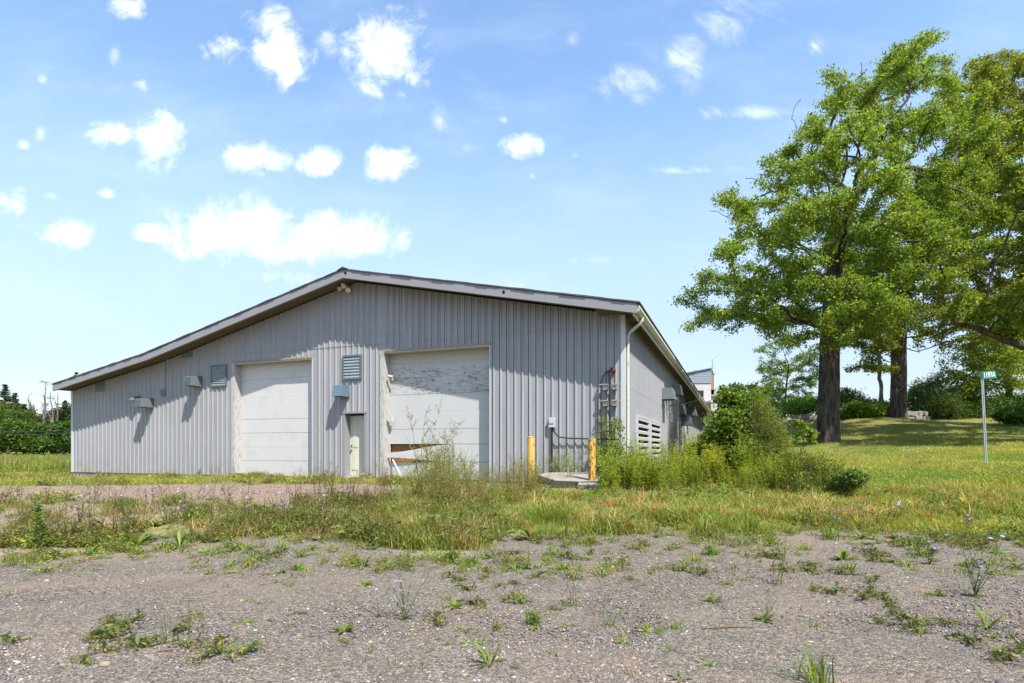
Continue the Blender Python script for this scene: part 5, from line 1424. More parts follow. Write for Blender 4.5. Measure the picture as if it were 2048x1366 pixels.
def k_bushy(R_=.15, n=150, base=(0.149, 0.184, 0.0322), L=.045, stems=9, asp=.3):
    parts = []
    for i in range(stems):
        d = rand_dirs(1, 1.1)[0]; d[2] = abs(d[2]); l = R_ * RNG.uniform(.7, 1.3); m_ = 5; f = np.linspace(0, 1, m_)[:, None]
        p = d * l * f + RNG.normal(0, .006, (m_, 3)); p[:, 2] = np.maximum(p[:, 2], .003)
        parts.append(tube_np(p, np.linspace(.003, .001, m_), 3, STEMC))
        k = n // stems; c = p[RNG.integers(1, m_, k)] + RNG.normal(0, .02, (k, 3)); c[:, 2] = np.maximum(c[:, 2], .008)
        parts.append(leaves(c, L, base, asp, .7))
    return cat(parts)
def k_thin(H=.5, n=1, base=(0.172, 0.197, 0.0403), L=.055, asp=.16, spread_=.06, stemc=STEMC, per=26, tips=None):
    parts = []
    for i in range(n):
        r0 = np.r_[RNG.normal(0, .025, 2), 0]; h = H * RNG.uniform(.65, 1.1); m_ = 7; f = np.linspace(0, 1, m_)
        w = RNG.normal(0, spread_, 2)
        p = np.stack([r0[0] + w[0] * f ** 1.5 + RNG.normal(0, .004, m_), r0[1] + w[1] * f ** 1.5 + RNG.normal(0, .004, m_), h * f], 1)
        parts.append(tube_np(p, np.linspace(.0042, .0016, m_), 3, stemc))
        q = RNG.uniform(.05, 1, per) ** .8
        c = np.stack([np.interp(q, f, p[:, j]) for j in range(3)], 1)
        d = hdirs(per)
        parts.append(straps(c, d, L * (1.25 - q) * RNG.uniform(.7, 1.2, per), L * asp, .8, .4, base))
        if tips is not None:
            c = p[-1] + RNG.normal(0, 1, (26, 3)) * [.018, .018, .05] - [0, 0, .03]
            parts.append(leaves(c, .016, tips, .7, .3, .2, .1))
    return cat(parts)
def k_chicory(H=.6, n=6, flowers=5):
    """wiry branching stems; returns the plant and the places of its flowers"""
    parts = [k_rosette(9, .14, .03, .6, .5, (.08, .12, .03))]; fl = []
    for i in range(n):
        m_ = 7; f = np.linspace(0, 1, m_); h = H * RNG.uniform(.6, 1.1); w = RNG.normal(0, .30 * H, 2)
        p = np.stack([w[0] * f ** 1.2 + RNG.normal(0, .006, m_), w[1] * f ** 1.2 + RNG.normal(0, .006, m_), h * f], 1)
        parts.append(tube_np(p, np.linspace(.0045, .0018, m_), 3, (.11, .12, .055)))
        fl.append(p[-1]); fl.append(p[-3] + RNG.normal(0, .012, 3))
        for _ in range(3):
            s_ = p[RNG.integers(2, m_ - 1)]; e = s_ + np.r_[RNG.normal(0, .10 * H, 2), RNG.uniform(.08, .25) * H]
            parts.append(tube_np([s_, (s_ + e) / 2 + RNG.normal(0, .01, 3), e], [.0026, .002, .0012], 3, (.12, .13, .06))); fl.append(e)
        c = p[RNG.integers(0, 5, 12)] + RNG.normal(0, .018, (12, 3)); c[:, 2] = np.maximum(c[:, 2], .01)
        parts.append(leaves(c, .05, (.085, .125, .04), .25, .5))
        c = p[RNG.integers(2, m_, 10)] + RNG.normal(0, .008, (10, 3)); parts.append(leaves(c, .014, (.10, .13, .05), .7, .5))
    idx_ = RNG.permutation(len(fl))[:flowers]
    return cat(parts), [fl[i] for i in idx_]
def k_tuft(n=36, H=.2, W=.008, R_=.05, base=(0.13, 0.188, 0.028), lean=.55, var=.25, yel=.2):
    r = RNG.normal(0, R_, (n, 3)); r[:, 2] = 0
    return blades(r, H * RNG.uniform(.45, 1.15, n), W, lean * RNG.uniform(.3, 1.4, n), base, var, yel)
def k_goldenrod(H=1.1, n=5, yellow=True, base=(0.168, 0.225, 0.026)):
    parts = []
    for i in range(n):
        r0 = np.r_[RNG.normal(0, .10, 2), 0]; h = H * RNG.uniform(.65, 1.08); m_ = 8; f = np.linspace(0, 1, m_); w = RNG.normal(0, .12, 2)
        p = np.stack([r0[0] + w[0] * f ** 2 + RNG.normal(0, .008, m_), r0[1] + w[1] * f ** 2 + RNG.normal(0, .008, m_), h * f], 1)
        parts.append(tube_np(p, np.linspace(.006, .002, m_), 3, STEMC))
        k = 46; q = RNG.uniform(.12, 1, k); c = np.stack([np.interp(q, f, p[:, j]) for j in range(3)], 1)
        parts.append(straps(c, hdirs(k), .115 * (1.2 - .5 * q) * RNG.uniform(.7, 1.2, k), .020, .75, .55, base))
        if yellow and RNG.uniform() < .22:
            for _ in range(5):
                d = np.r_[RNG.normal(0, 1, 2), RNG.uniform(.2, 1.1)]; d /= np.linalg.norm(d); s_ = p[-1] - [0, 0, RNG.uniform(0, .16)]
                c = s_ + d * RNG.uniform(0, .11, 16)[:, None] + RNG.normal(0, .009, (16, 3)); parts.append(leaves(c, .018, (.42, .37, .03), .8, .6, .2, .05))
    return cat(parts)
def k_wispy(H=1.1, n=7, base=(0.225, 0.259, 0.06), dry=.25):
    parts = []
    for i in range(n):
        r0 = np.r_[RNG.normal(0, .07, 2), 0]; h = H * RNG.uniform(.55, 1.1); m_ = 8; f = np.linspace(0, 1, m_); w = RNG.normal(0, .24 * H, 2)
        p = np.stack([r0[0] + w[0] * f ** 1.4 + RNG.normal(0, .008, m_), r0[1] + w[1] * f ** 1.4 + RNG.normal(0, .008, m_), h * f], 1)
        sc = DRYC if RNG.uniform() < dry else (.13, .15, .05)
        parts.append(tube_np(p, np.linspace(.005, .0016, m_), 3, sc))
        for _ in range(9):
            j = RNG.integers(2, m_); s_ = p[j]; d = np.r_[RNG.normal(0, 1, 2), RNG.uniform(.5, 1.8)]; d /= np.linalg.norm(d); l = h * RNG.uniform(.10, .26)
            e = s_ + d * l; parts.append(tube_np([s_, (s_ + e) / 2 + RNG.normal(0, .008, 3), e], [.0024, .0018, .001], 3, sc))
            k = 13; q = RNG.uniform(.1, 1, k)[:, None]; parts.append(leaves(s_ + (e - s_) * q + RNG.normal(0, .012, (k, 3)), .026, base, .34, .3, .3, .2))
    return cat(parts)
def k_forb(R_=.16, H=.22, n=70, base=(.10, .14, .028), L=.06):
    c = np.stack([RNG.normal(0, R_ * .5, n), RNG.normal(0, R_ * .5, n), H * RNG.uniform(.05, 1, n) ** 1.1], 1)
    return leaves(c, L, base, .34, .8, .3, .22)
def pm(name, d, m_=None): return mesh_np(name, d[0], d[1], m_ or M['blade'], d[2])

# ------------------------------------------------------------------ grass and ground cover (nobody could count it)
def zone(n, pxr, pyr, gsel=.5, pw=1.0):
    px = RNG.uniform(*pxr, n); py = pyr[0] + (pyr[1] - pyr[0]) * RNG.uniform(0, 1, n) ** pw
    g = gpts(np.c_[px, py]); g = g[g[:, 1] < 85]
    gr, dr = masks(g[:, 0], g[:, 1])
    k = RNG.uniform(0, 1, len(g)) < gr * (1 - dr * .97) + .0
    g = g[k]
    # nothing grows inside the barn
    rel = g[:, :2] - np.array(CORNER)[:2]; t_ = rel @ np.array(GV)[:2]; d_ = rel @ np.array(NG)[:2]
    return g[~((t_ > -.05) & (t_ < T_END + .05) & (d_ < .04) & (d_ > -LEN))]
def spread_on(name, g, protos, s0, s1, label, tilt=.12, clus=1.4, hv=.0):
    n = len(g); v = fbm2(g[:, 0], g[:, 1], clus, len(name)); k_ = len(protos)
    ix = np.clip(((v - .28) / .44 * k_ + RNG.normal(0, k_ * .22, n)).astype(int), 0, k_ - 1)
    sc0 = RNG.uniform(s0, s1, n) * (1 - hv + 2 * hv * sstep(fbm2(g[:, 0], g[:, 1], .8, 77), .3, .7))
    rot = np.c_[RNG.normal(0, tilt, n), RNG.normal(0, tilt, n), RNG.uniform(0, 6.28, n)]
    return scatter(name, g - [0, 0, .004], rot, sc0, ix, protos, label)
def patchy(g, s, thr, seed, soft=.12):
    v = fbm2(g[:, 0], g[:, 1], s, seed); return g[RNG.uniform(0, 1, len(g)) < sstep(v, thr - soft, thr + soft)]
lawn_k = [pm('lawn_tuft', k_tuft(26, h, .0075, .12, b, 1.15, .3, .22)) for h, b in ((.09, (0.23, 0.248, 0.045)), (.08, (0.264, 0.256, 0.054)), (.10, (0.204, 0.241, 0.042)), (.07, (0.306, 0.248, 0.09)), (.09, (0.238, 0.256, 0.045)), (.06, (0.17, 0.226, 0.045)))]
lawn_k.append(pm('lawn_straw', k_tuft(22, .07, .007, .12, (.30, .25, .12), 1.3))); lawn_k.append(pm('lawn_clover', k_forb(.2, .05, 60, (0.187, 0.256, 0.036), .03)))
g = np.concatenate([zone(30000, (1330, 2250), (833, 1062)), zone(9000, (1500, 2250), (950, 1070))])
spread_on('lawn_grass', g, lawn_k, .7, 1.25, 'sunlit yellow green lawn rising to the trees', clus=2.6)
mead_k = [pm('meadow_tuft', k_tuft(30, h, .009, .09, b, .9, .28, .2)) for h, b in ((.26, (0.173, 0.217, 0.039)), (.32, (0.202, 0.225, 0.0437)), (.20, (0.229, 0.232, 0.0468)), (.30, (0.312, 0.217, 0.0936)), (.24, (0.156, 0.21, 0.039)))] + \
         [pm('meadow_forb', k_forb(.2, .2, 80, (0.164, 0.203, 0.039), .06)), pm('meadow_leaves', k_rosette(16, .2, .04, .9, .5, (0.146, 0.21, 0.0374)))]
g = np.concatenate([zone(2600, (760, 1760), (985, 1050)), patchy(zone(3600, (760, 1800), (1030, 1100)), .7, .46, 23)]); g2 = patchy(zone(2600, (1700, 2250), (985, 1075)), 1.2, .52, 21)
spread_on('meadow_grass', np.concatenate([g, g2]), mead_k, .5, .95, 'taller green grass between the gravel and the barn', hv=.4)
weed_k = [pm('weed_tuft', k_tuft(30, h, .007, .08, b, .7, .3, .25)) for h, b in ((.24, (0.197, 0.182, 0.0524)), (.20, (0.359, 0.223, 0.127)), (.28, (0.171, 0.182, 0.0449)), (.18, (0.308, 0.203, 0.105)))] + \
         [pm('weed_forb', k_forb(.17, h, 90, b, L_)) for h, b, L_ in ((.22, (0.145, 0.169, 0.0449), .05), (.3, (0.163, 0.162, 0.0524), .035), (.14, (0.197, 0.203, 0.0449), .06))] + \
         [pm('weed_stalks', k_thin(.36, 4, (0.142, 0.13, 0.065), .05, .16, .1, DRYC, 16)), pm('weed_leaves', k_rosette(12, .18, .035, .9, .5))]
g = np.concatenate([patchy(zone(4200, (-260, 760), (1004, 1096)), 1.2, .50, 4), patchy(zone(1500, (600, 1000), (1000, 1095)), 1.0, .44, 14)])
spread_on('weed_strip', g, weed_k, .45, 1.05, 'ragged green and straw coloured weeds along the gravel edge', hv=.4, clus=.9)
g = np.concatenate([zone(5200, (-260, 860), (936, 972), pw=.9), patchy(zone(900, (-260, 800), (960, 1010)), .8, .55, 31)])
spread_on('verge_grass', g, lawn_k + weed_k[:1] + weed_k[6:7], .7, 1.5, 'short yellow green grass along the foot of the gable')
fk = [pm('field_tuft', k_tuft(40, h, .02, .3, b, .5, .3, .25)) for h, b in ((.45, (0.225, 0.225, 0.0495)), (.5, (0.285, 0.239, 0.077)), (.4, (0.188, 0.225, 0.0385)), (.5, (0.165, 0.217, 0.033)))]
g = zone(4200, (-260, 136), (902, 944))
g = g[(np.abs(g[:, 1] - 55) > 5)] if False else g
spread_on('field_grass', g, fk, .6, 1.2, 'rough field grass left of the barn')
# sparse seedlings and straw on the gravel
px = RNG.uniform(-100, 2150, 5200); py = 1075 + 300 * RNG.uniform(0, 1, 5200) ** 1.5
g = gpts(np.c_[px, py]); gr, _ = masks(g[:, 0], g[:, 1]); v = fbm2(g[:, 0], g[:, 1], .9, 41); e = np.interp(g[:, 0], *GE) - g[:, 1]
g = g[(gr < .5) & (RNG.uniform(0, 1, len(g)) < sstep(v, .48, .7) * np.exp(-np.maximum(e, 0) / 1.6) * 1.2 + .012)]
gx = gpts(np.c_[RNG.uniform(-100, 2150, 4200), RNG.uniform(1055, 1150, 4200)]); ex = np.interp(gx[:, 0], *GE) - gx[:, 1]; gr, _ = masks(gx[:, 0], gx[:, 1])
gx = gx[(gr < .6) & (RNG.uniform(0, 1, len(gx)) < 1.0 * np.exp(-np.abs(ex) / 1.0) * sstep(fbm2(gx[:, 0], gx[:, 1], .6, 91), .36, .60))]
spread_on('edge_weeds', gx, weed_k[4:7] + mead_k[2:3] + mead_k[5:] + weed_k[8:], .3, .75, 'straggling small weeds where grass meets gravel', clus=.6)
seed_k = [pm('seedling', k_rosette(7, .06, .014, .7, .4, (0.165, 0.217, 0.033))), pm('seedling_tuft', k_tuft(9, .08, .005, .02, (.12, .155, .03), .8)), pm('straw', k_tuft(7, .09, .004, .03, (.27, .20, .11), 1.2)), pm('seedling_mat', k_creeper(6, .10, (.11, .14, .035)))]
spread_on('seedlings', g, seed_k, .6, 1.5, 'tiny seedlings and straw on the open gravel')
# loose stones lying on the gravel
stone_m, t, b = mat('loose_stone', (.3, .28, .26), .9, .15)
t.t.links.new(t.ramp(t.n('ShaderNodeObjectInfo').outputs['Random'], [(0, (.085, .08, .082)), (.4, (.15, .14, .14)), (.68, (.21, .18, .165)), (.9, (.29, .20, .15)), (1, (.42, .39, .35))]), b.inputs['Base Color'])
def rock():
    ph = (1 + 5 ** .5) / 2
    V = np.array([(-1, ph, 0), (1, ph, 0), (-1, -ph, 0), (1, -ph, 0), (0, -1, ph), (0, 1, ph), (0, -1, -ph), (0, 1, -ph), (ph, 0, -1), (ph, 0, 1), (-ph, 0, -1), (-ph, 0, 1)]) / 1.9
    V = V * RNG.uniform(.7, 1.3, (12, 1)) * [1, RNG.uniform(.55, .9), RNG.uniform(.35, .55)]
    T = [(0, 11, 5), (0, 5, 1), (0, 1, 7), (0, 7, 10), (0, 10, 11), (1, 5, 9), (5, 11, 4), (11, 10, 2), (10, 7, 6), (7, 1, 8), (3, 9, 4), (3, 4, 2), (3, 2, 6), (3, 6, 8), (3, 8, 9), (4, 9, 5), (2, 4, 11), (6, 2, 10), (8, 6, 7), (9, 8, 1)]
    return mesh_np('stone', V, T, stone_m)
rk = [rock() for _ in range(7)]
px = RNG.uniform(-120, 2170, 60000); py = 1068 + 320 * RNG.uniform(0, 1, 60000) ** .8
g = gpts(np.c_[px, py]); gr, _ = masks(g[:, 0], g[:, 1]); v = fbm2(g[:, 0], g[:, 1], 1.4, 51)
g = g[(gr < .6) & (RNG.uniform(0, 1, len(g)) < .3 + .9 * sstep(v, .35, .6))]
n = len(g); sc_ = np.exp(RNG.normal(math.log(.0062), .42, n)); big_ = RNG.uniform(0, 1, n) < .016; sc_[big_] *= RNG.uniform(1.4, 2.2, big_.sum())
scatter('gravel_stones', g + [0, 0, .003], np.c_[RNG.normal(0, .3, n), RNG.normal(0, .3, n), RNG.uniform(0, 6.28, n)], sc_, RNG.integers(0, 7, n), rk, 'loose grey, pink and white stones on the gravel')
px = RNG.uniform(-200, 800, 5000); py = RNG.uniform(964, 1008, 5000); g = gpts(np.c_[px, py]); gr, dr = masks(g[:, 0], g[:, 1]); g = g[dr > .5]; n = len(g)
scatter('drive_stones', g + [0, 0, .004], np.c_[RNG.normal(0, .3, n), RNG.normal(0, .3, n), RNG.uniform(0, 6.28, n)], np.exp(RNG.normal(math.log(.011), .4, n)), RNG.integers(0, 7, n), rk, 'stones on the pink gravel drive')

# ------------------------------------------------------------------ weeds one can count on the gravel
G_ = 'weeds sprouting through the gravel'
flower_m = None
def flower_mesh():
    V = [(0, 0, .004)]; T = []
    for k in range(9):
        a = k * .698; V += [(.019 * math.cos(a - .25), .019 * math.sin(a - .25), .001), (.019 * math.cos(a + .25), .019 * math.sin(a + .25), .001)]; T.append((0, 1 + 2 * k, 2 + 2 * k))
    return mesh_np('flower', V, T, M['petal'], np.array([[.34, .36, .78]] * len(V)))
FM = flower_mesh()
KIND = {}
def proto(kind, n, fn):
    KIND[kind] = [fn(i) for i in range(n)]
proto('rosette', 4, lambda i: (pm('leafy_weed', k_rosette(12 + i * 2, .17, .036, .5 + .12 * i, .5)), .30, []))
proto('spiky', 3, lambda i: (pm('spiky_weed', k_rosette(20, .18, .022, 1.0, .55, (0.117, 0.169, 0.028))), .28, []))
proto('creeper', 4, lambda i: (pm('creeping_weed', k_creeper(6 + 2 * i, .3, [(.19, .22, .05), (.21, .20, .06), (.17, .21, .045), (.22, .18, .075)][i])), .5, []))
proto('bushy', 4, lambda i: (pm('bushy_weed', k_bushy(.15, 190, (0.13, 0.181, 0.03) if i % 2 else (0.156, 0.181, 0.04))), .32, []))
proto('thin', 4, lambda i: (pm('upright_weed', k_thin(.5, 1 + i % 3)), .5, []))
proto('tuft', 3, lambda i: (pm('grass_tuft', k_tuft(40, .2, .007, .035)), .26, []))
proto('leafy', 2, lambda i: (pm('tall_leafy_weed', k_thin(.9, 2, (0.111, 0.175, 0.026), .16, .2, .08, STEMC, 60)), .9, []))
def kc(i):
    d, fl = k_chicory(.6, 7 if i < 3 else 4, 7 if i < 3 else 3); return (pm('chicory_plant', d), .6, fl)
proto('chicory', 4, kc)
LBL = {'rosette': 'low weed with broad green leaves spread flat on the gravel', 'spiky': 'small spiky rosette weed in the gravel', 'creeper': 'creeping mat weed lying flat on the gravel',
       'bushy': 'small feathery bushy weed in the gravel', 'thin': 'thin upright weed stalk standing in the gravel', 'tuft': 'tuft of grass growing in the gravel', 'leafy': 'tall leafy weed', 'chicory': 'wiry chicory plant with blue flowers'}
SHORT = {'rosette': 'low broad leaved green weed', 'spiky': 'small spiky weed', 'creeper': 'flat creeping weed', 'bushy': 'feathery bushy weed', 'thin': 'thin upright weed stalk', 'tuft': 'tuft of grass', 'leafy': 'tall leafy weed', 'chicory': 'wiry chicory'}
NAME = {'rosette': 'leafy_weed', 'spiky': 'spiky_weed', 'creeper': 'creeping_weed', 'bushy': 'bushy_weed', 'thin': 'upright_weed', 'tuft': 'grass_tuft', 'leafy': 'tall_leafy_weed', 'chicory': 'chicory_plant'}
made = {}
def weed(px, py, kind, size, label=None, var=None):
    g = gpts([(px, py)])[0]
    i = RNG.integers(0, len(KIND[kind])) if var is None else var
    me, ref, fl = KIND[kind][i]
    key = (kind, i)
    if key in made: o = copy_tree(made[key])
    else:
        o = link(NAME[kind], me)
        for f in fl:
            c = link('flower', FM, o); c.location = f; c.rotation_euler = (RNG.normal(.5, .4), RNG.normal(0, .4), RNG.uniform(0, 6)); 
        made[key] = o
    s_ = size * g[1] / F / ref * (.8 if kind in ('creeper', 'bushy') else 1.0)
    for c in o.children:
        c.scale = [min(1.6, 1.0 / s_)] * 3 if s_ > .4 else [1.6] * 3
    o.location = (g[0], g[1], g[2] - .004); o.scale = (s_, s_, s_); o.rotation_euler = (RNG.normal(0, .06), RNG.normal(0, .06), RNG.uniform(0, 6.28))
    if not label:
        where = ('at the left end' if px < 260 else 'below the plain door' if px < 480 else 'left of the larger middle chicory' if px < 740 else 'near the larger middle chicory' if px < 900 else 'in the middle' if px < 1090 else 'below the bollards' if px < 1280 else 'below the side wall weeds' if px < 1480 else 'below the dark bush' if px < 1660 else 'below the lawn' if px < 1840 else 'below the number sign')
        label = SHORT[kind] + ' ' + where + (', close to the grass' if py < 1120 else ', in mid gravel' if py < 1200 else ', low down the gravel')
    tag(o, label, 'weed', 'chicory plants' if kind == 'chicory' else G_ if not label else G_)
    return o
WL = [  # place in the photograph, kind, width (height for upright kinds) there
 (75, 1108, 'leafy', 130, 'tall leafy weed standing at the left end of the weed strip'), (51, 1136, 'spiky', 34), (164, 1124, 'creeper', 96, 'wide creeping weed below the tall leafy weed on the left'), (100, 1118, 'bushy', 60),
 (420, 1110, 'spiky', 44), (468, 1104, 'bushy', 70, 'feathery bushy weed at the gravel edge before the plain door'), (458, 1146, 'creeper', 70, 'dark creeping weed on bare gravel before the plain door'), (564, 1098, 'spiky', 48), (605, 1114, 'bushy', 46), (605, 1140, 'spiky', 34),
 (325, 1282, 'thin', 92, 'tallest thin weed stalk of the pair at lower left'), (372, 1278, 'thin', 82, 'bright thin weed stalk right of the taller one at lower left'), (390, 1236, 'creeper', 76, 'reddish creeping weed behind the thin stalks'), (402, 1258, 'thin', 78), (236, 1232, 'rosette', 22), (219, 1246, 'thin', 34),
 (489, 1246, 'rosette', 56, 'upright broad leaved weed at lower left of the gravel'), (533, 1208, 'creeper', 56), (543, 1243, 'spiky', 20), (578, 1257, 'thin', 60), (598, 1226, 'rosette', 36), (687, 1262, 'rosette', 64, 'large leaved weed left of the middle near the front'), (684, 1284, 'creeper', 70), (284, 1280, 'spiky', 18), (260, 1282, 'creeper', 34),
 (722, 1092, 'rosette', 44), (792, 1088, 'bushy', 50), (726, 1134, 'spiky', 50), (734, 1172, 'rosette', 42), (815, 1134, 'bushy', 46), (838, 1117, 'rosette', 44), (899, 1124, 'bushy', 76), (811, 1238, 'chicory', 96, 'chicory plant with several blue flowers left of centre in the gravel', 0),
 (757, 1232, 'chicory', 52, 'small chicory beside the larger one, with two low flowers', 3), (926, 1173, 'creeper', 66), (969, 1158, 'bushy', 46), (976, 1118, 'bushy', 56), (1032, 1142, 'spiky', 36), (1057, 1132, 'thin', 66), (1100, 1108, 'spiky', 44), (1111, 1126, 'creeper', 44), (1181, 1109, 'bushy', 38), (1200, 1150, 'spiky', 44),
 (1092, 1157, 'creeper', 50), (1027, 1169, 'creeper', 60), (1150, 1158, 'spiky', 44), (1152, 1156, 'thin', 72), (1246, 1130, 'bushy', 48), (1311, 1138, 'creeper', 62), (1358, 1172, 'thin', 62), (1369, 1137, 'rosette', 40), (1261, 1158, 'creeper', 66), (911, 1215, 'rosette', 50), (973, 1214, 'thin', 56), (966, 1212, 'creeper', 80), (1042, 1208, 'bushy', 70),
 (1142, 1212, 'creeper', 70), (1146, 1210, 'thin', 84, 'dark thin weed stalk in the middle of the gravel'), (1069, 1248, 'bushy', 80, 'broad feathery weed right of the middle near the front'), (1066, 1258, 'rosette', 34), (1181, 1232, 'thin', 50), (930, 1264, 'creeper', 90), (992, 1258, 'bushy', 52), (980, 1330, 'spiky', 86, 'spiky weed nearest the bottom edge in the middle'), (1032, 1340, 'tuft', 26),
 (1300, 1264, 'rosette', 84, 'big leaved weed standing alone on the lower gravel'), (1352, 1258, 'tuft', 36), (1234, 1226, 'creeper', 50), (1656, 1080, 'tuft', 56), (1725, 1077, 'spiky', 62), (1779, 1087, 'creeper', 90), (1425, 1111, 'bushy', 64), (1371, 1140, 'spiky', 52), (1537, 1092, 'bushy', 46), (1538, 1092, 'thin', 74),
 (1556, 1168, 'thin', 104, 'tall pair of thin stalks in the right half of the gravel'), (1545, 1166, 'thin', 90), (1614, 1142, 'creeper', 80), (1687, 1120, 'rosette', 66), (1710, 1146, 'thin', 56), (1702, 1148, 'spiky', 48), (1533, 1238, 'chicory', 62, 'single chicory with one flower on the right gravel', 3), (1528, 1240, 'rosette', 60), (1429, 1202, 'rosette', 48), (1467, 1194, 'rosette', 28), (1452, 1170, 'rosette', 40),
 (1764, 1110, 'creeper', 84), (1860, 1128, 'chicory', 70, 'thin grey green chicory below the lawn edge on the right', 2), (1950, 1192, 'chicory', 122, 'largest chicory, with tall bare stems, on the far right', 1), (1976, 1256, 'spiky', 76, 'spiky weed at the foot of the largest chicory'), (1890, 1244, 'creeper', 84, 'yellowish creeping mat left of the largest chicory'), (1775, 1232, 'rosette', 18),
 (2033, 1136, 'rosette', 50), (1941, 1092, 'bushy', 70), (2018, 1068, 'bushy', 96), (1629, 1368, 'tuft', 120, 'large tuft of grass cut off by the bottom edge'), (1471, 1242, 'thin', 34), (1629, 1182, 'tuft', 30), (1679, 1180, 'creeper', 60), (1772, 1172, 'creeper', 30), (1856, 1190, 'creeper', 62), (1880, 1192, 'bushy', 40),
 (1480, 1160, 'creeper', 46), (860, 1180, 'creeper', 40), (1290, 1092, 'bushy', 44), (1180, 1086, 'rosette', 44), (1610, 1100, 'rosette', 30), (1830, 1100, 'spiky', 40), (1320, 1108, 'creeper', 44), (1240, 1106, 'rosette', 34),
 (1062, 1078, 'rosette', 80, 'dense dark leafy clump at the edge of the grass'), (940, 1078, 'bushy', 56), (1004, 1070, 'rosette', 66), (850, 1078, 'rosette', 60), (1130, 1074, 'spiky', 60), (1410, 1074, 'tuft', 70), (1500, 1066, 'tuft', 60), (270, 1090, 'rosette', 84, 'broad leaved clump at the edge of the left weed strip'), (360, 1094, 'spiky', 66), (560, 1072, 'bushy', 76), (495, 1040, 'bushy', 70), (640, 1082, 'spiky', 56)]
for w in WL: weed(*w[:4], label=w[4] if len(w) > 4 else None, var=w[5] if len(w) > 5 else None)
for i, (px, py, s_) in enumerate([(490, 1050, 70), (570, 1046, 66), (375, 1050, 72), (330, 1046, 60), (640, 1050, 76), (700, 1020, 72), (955, 1062, 46), (1785, 1050, 60), (1930, 1062, 50), (1670, 1054, 44), (780, 1010, 60), (255, 1040, 66), (160, 1046, 60)]):
    weed(px, py, 'chicory', s_, 'chicory with pale blue flowers ' + ('in the left weed strip' if px < 450 else 'at the gravel edge before the plain door' if px < 720 else 'below the wispy clump' if px < 1000 else 'at the lawn edge on the right'))
# a fallen leaf
g = gpts([(403, 1268)])[0]; d = leaves(np.array([[0, 0, .03], [.012, .01, .035]]), .055, (.38, .15, .06), .7, 2, .05, .02)
tag(link('fallen_leaf', mesh_np('fallen_leaf', d[0], d[1], M['petal'], d[2]), None, g), 'curled orange leaf lying on the gravel at lower left', 'leaf')
for px, py, l, a in ((342, 1304, .14, .2), (1455, 1258, .42, .1), (1318, 1247, .12, .5)):
    g = gpts([(px, py)])[0]; e = np.array([math.cos(a), math.sin(a), 0]) * l / 2
    mb = MB(); mb.tube([g - e + [0, 0, .012], g + [0, 0, .02], g + e + [0, 0, .012]], [.005, .006, .003], 5)
    tag(mb.build('twig', M['drystem']), {342: 'short brown twig on the gravel at lower left', 1455: 'long thin twig beside the broad leaved weeds', 1318: 'pale twig by the big leaved weed'}[px], 'twig', 'twigs on the gravel')

# ------------------------------------------------------------------ tall weeds against the barn
def stand(name, protos, places, label, group, catg, ref, s_lo=.8, s_hi=1.15):
    first = {}
    for (px, py, hpx) in places:
        g = gpts([(px, py)])[0]; i = int(RNG.integers(0, len(protos)))
        o = copy_tree(first[i]) if i in first else link(name, protos[i])
        first.setdefault(i, o)
        s_ = hpx * g[1] / F / ref
        o.location = g - [0, 0, .01]; o.scale = (s_, s_, s_ * RNG.uniform(.9, 1.1)); o.rotation_euler = (RNG.normal(0, .07), RNG.normal(0, .07), RNG.uniform(0, 6.28))
        tag(o, label(px, hpx) if callable(label) else label, catg, group)
wispy = [pm('wispy_weed', k_wispy(1.1, 8, (.28, .31, .075))), pm('wispy_weed', k_wispy(1.0, 7, (0.21, 0.252, 0.054))), pm('wispy_weed', k_wispy(1.1, 7, (0.255, 0.252, 0.072), .4)), pm('wispy_weed', k_wispy(.9, 9, (0.24, 0.217, 0.078), .5))]
pl = []
for i in range(64):
    px = RNG.normal(910, 62); f = math.exp(-((px - 880) / 95) ** 2)
    pl.append((px, RNG.uniform(968, 1022), (38 + 50 * f) * RNG.uniform(.7, 1.2)))
pl += [(855, 985, 156), (878, 990, 128), (905, 988, 120)]
stand('wispy_weed', wispy, pl, lambda x, h: ('tall' if h > 84 else 'middling' if h > 60 else 'low') + ' wispy weed ' + ('at the left of the clump before the flaking door' if x < 860 else 'in the middle of the clump before the flaking door' if x < 930 else 'at the right of the clump before the flaking door'), 'wispy weeds before the flaking door', 'weed', 1.1)
pl = [(RNG.uniform(985, 1085), RNG.uniform(975, 1012), RNG.uniform(44, 70)) for _ in range(34)]
stand('wispy_weed', wispy[2:], pl, lambda x, h: ('tall' if h > 57 else 'low') + ' straw coloured weed ' + ('left of the clean bollard' if x < 1040 else 'in front of the clean bollard'), 'straw weeds in front of the bollards', 'weed', 1.1)
pl = [(RNG.uniform(1095, 1170), RNG.uniform(962, 975), RNG.uniform(60, 92)) for _ in range(13)]
stand('wispy_weed', wispy[:2], pl, 'thin green weed growing on the slab between the bollards', 'green weeds between the bollards', 'weed', 1.1)
pl = [(RNG.uniform(630, 790), RNG.uniform(985, 1025), RNG.uniform(30, 60)) for _ in range(26)] + [(RNG.uniform(-60, 640), RNG.uniform(1004, 1060), RNG.uniform(34, 66)) for _ in range(60)]
stand('dry_weed', [pm('dry_weed', k_wispy(.7, 4, (.12, .13, .045), .8)), pm('dry_weed', k_thin(.7, 4, (.12, .13, .05), .05, .2, .16, DRYC, 16, (.14, .09, .07)))], pl, lambda x, h: ('taller' if h > 48 else 'short') + ' spindly brown weed in the strip ' + ('at the left edge' if x < 130 else 'before the low wing of the gable' if x < 450 else 'before the plain white door' if x < 640 else 'before the narrow door'), 'spindly weeds in the strip', 'weed', .7)
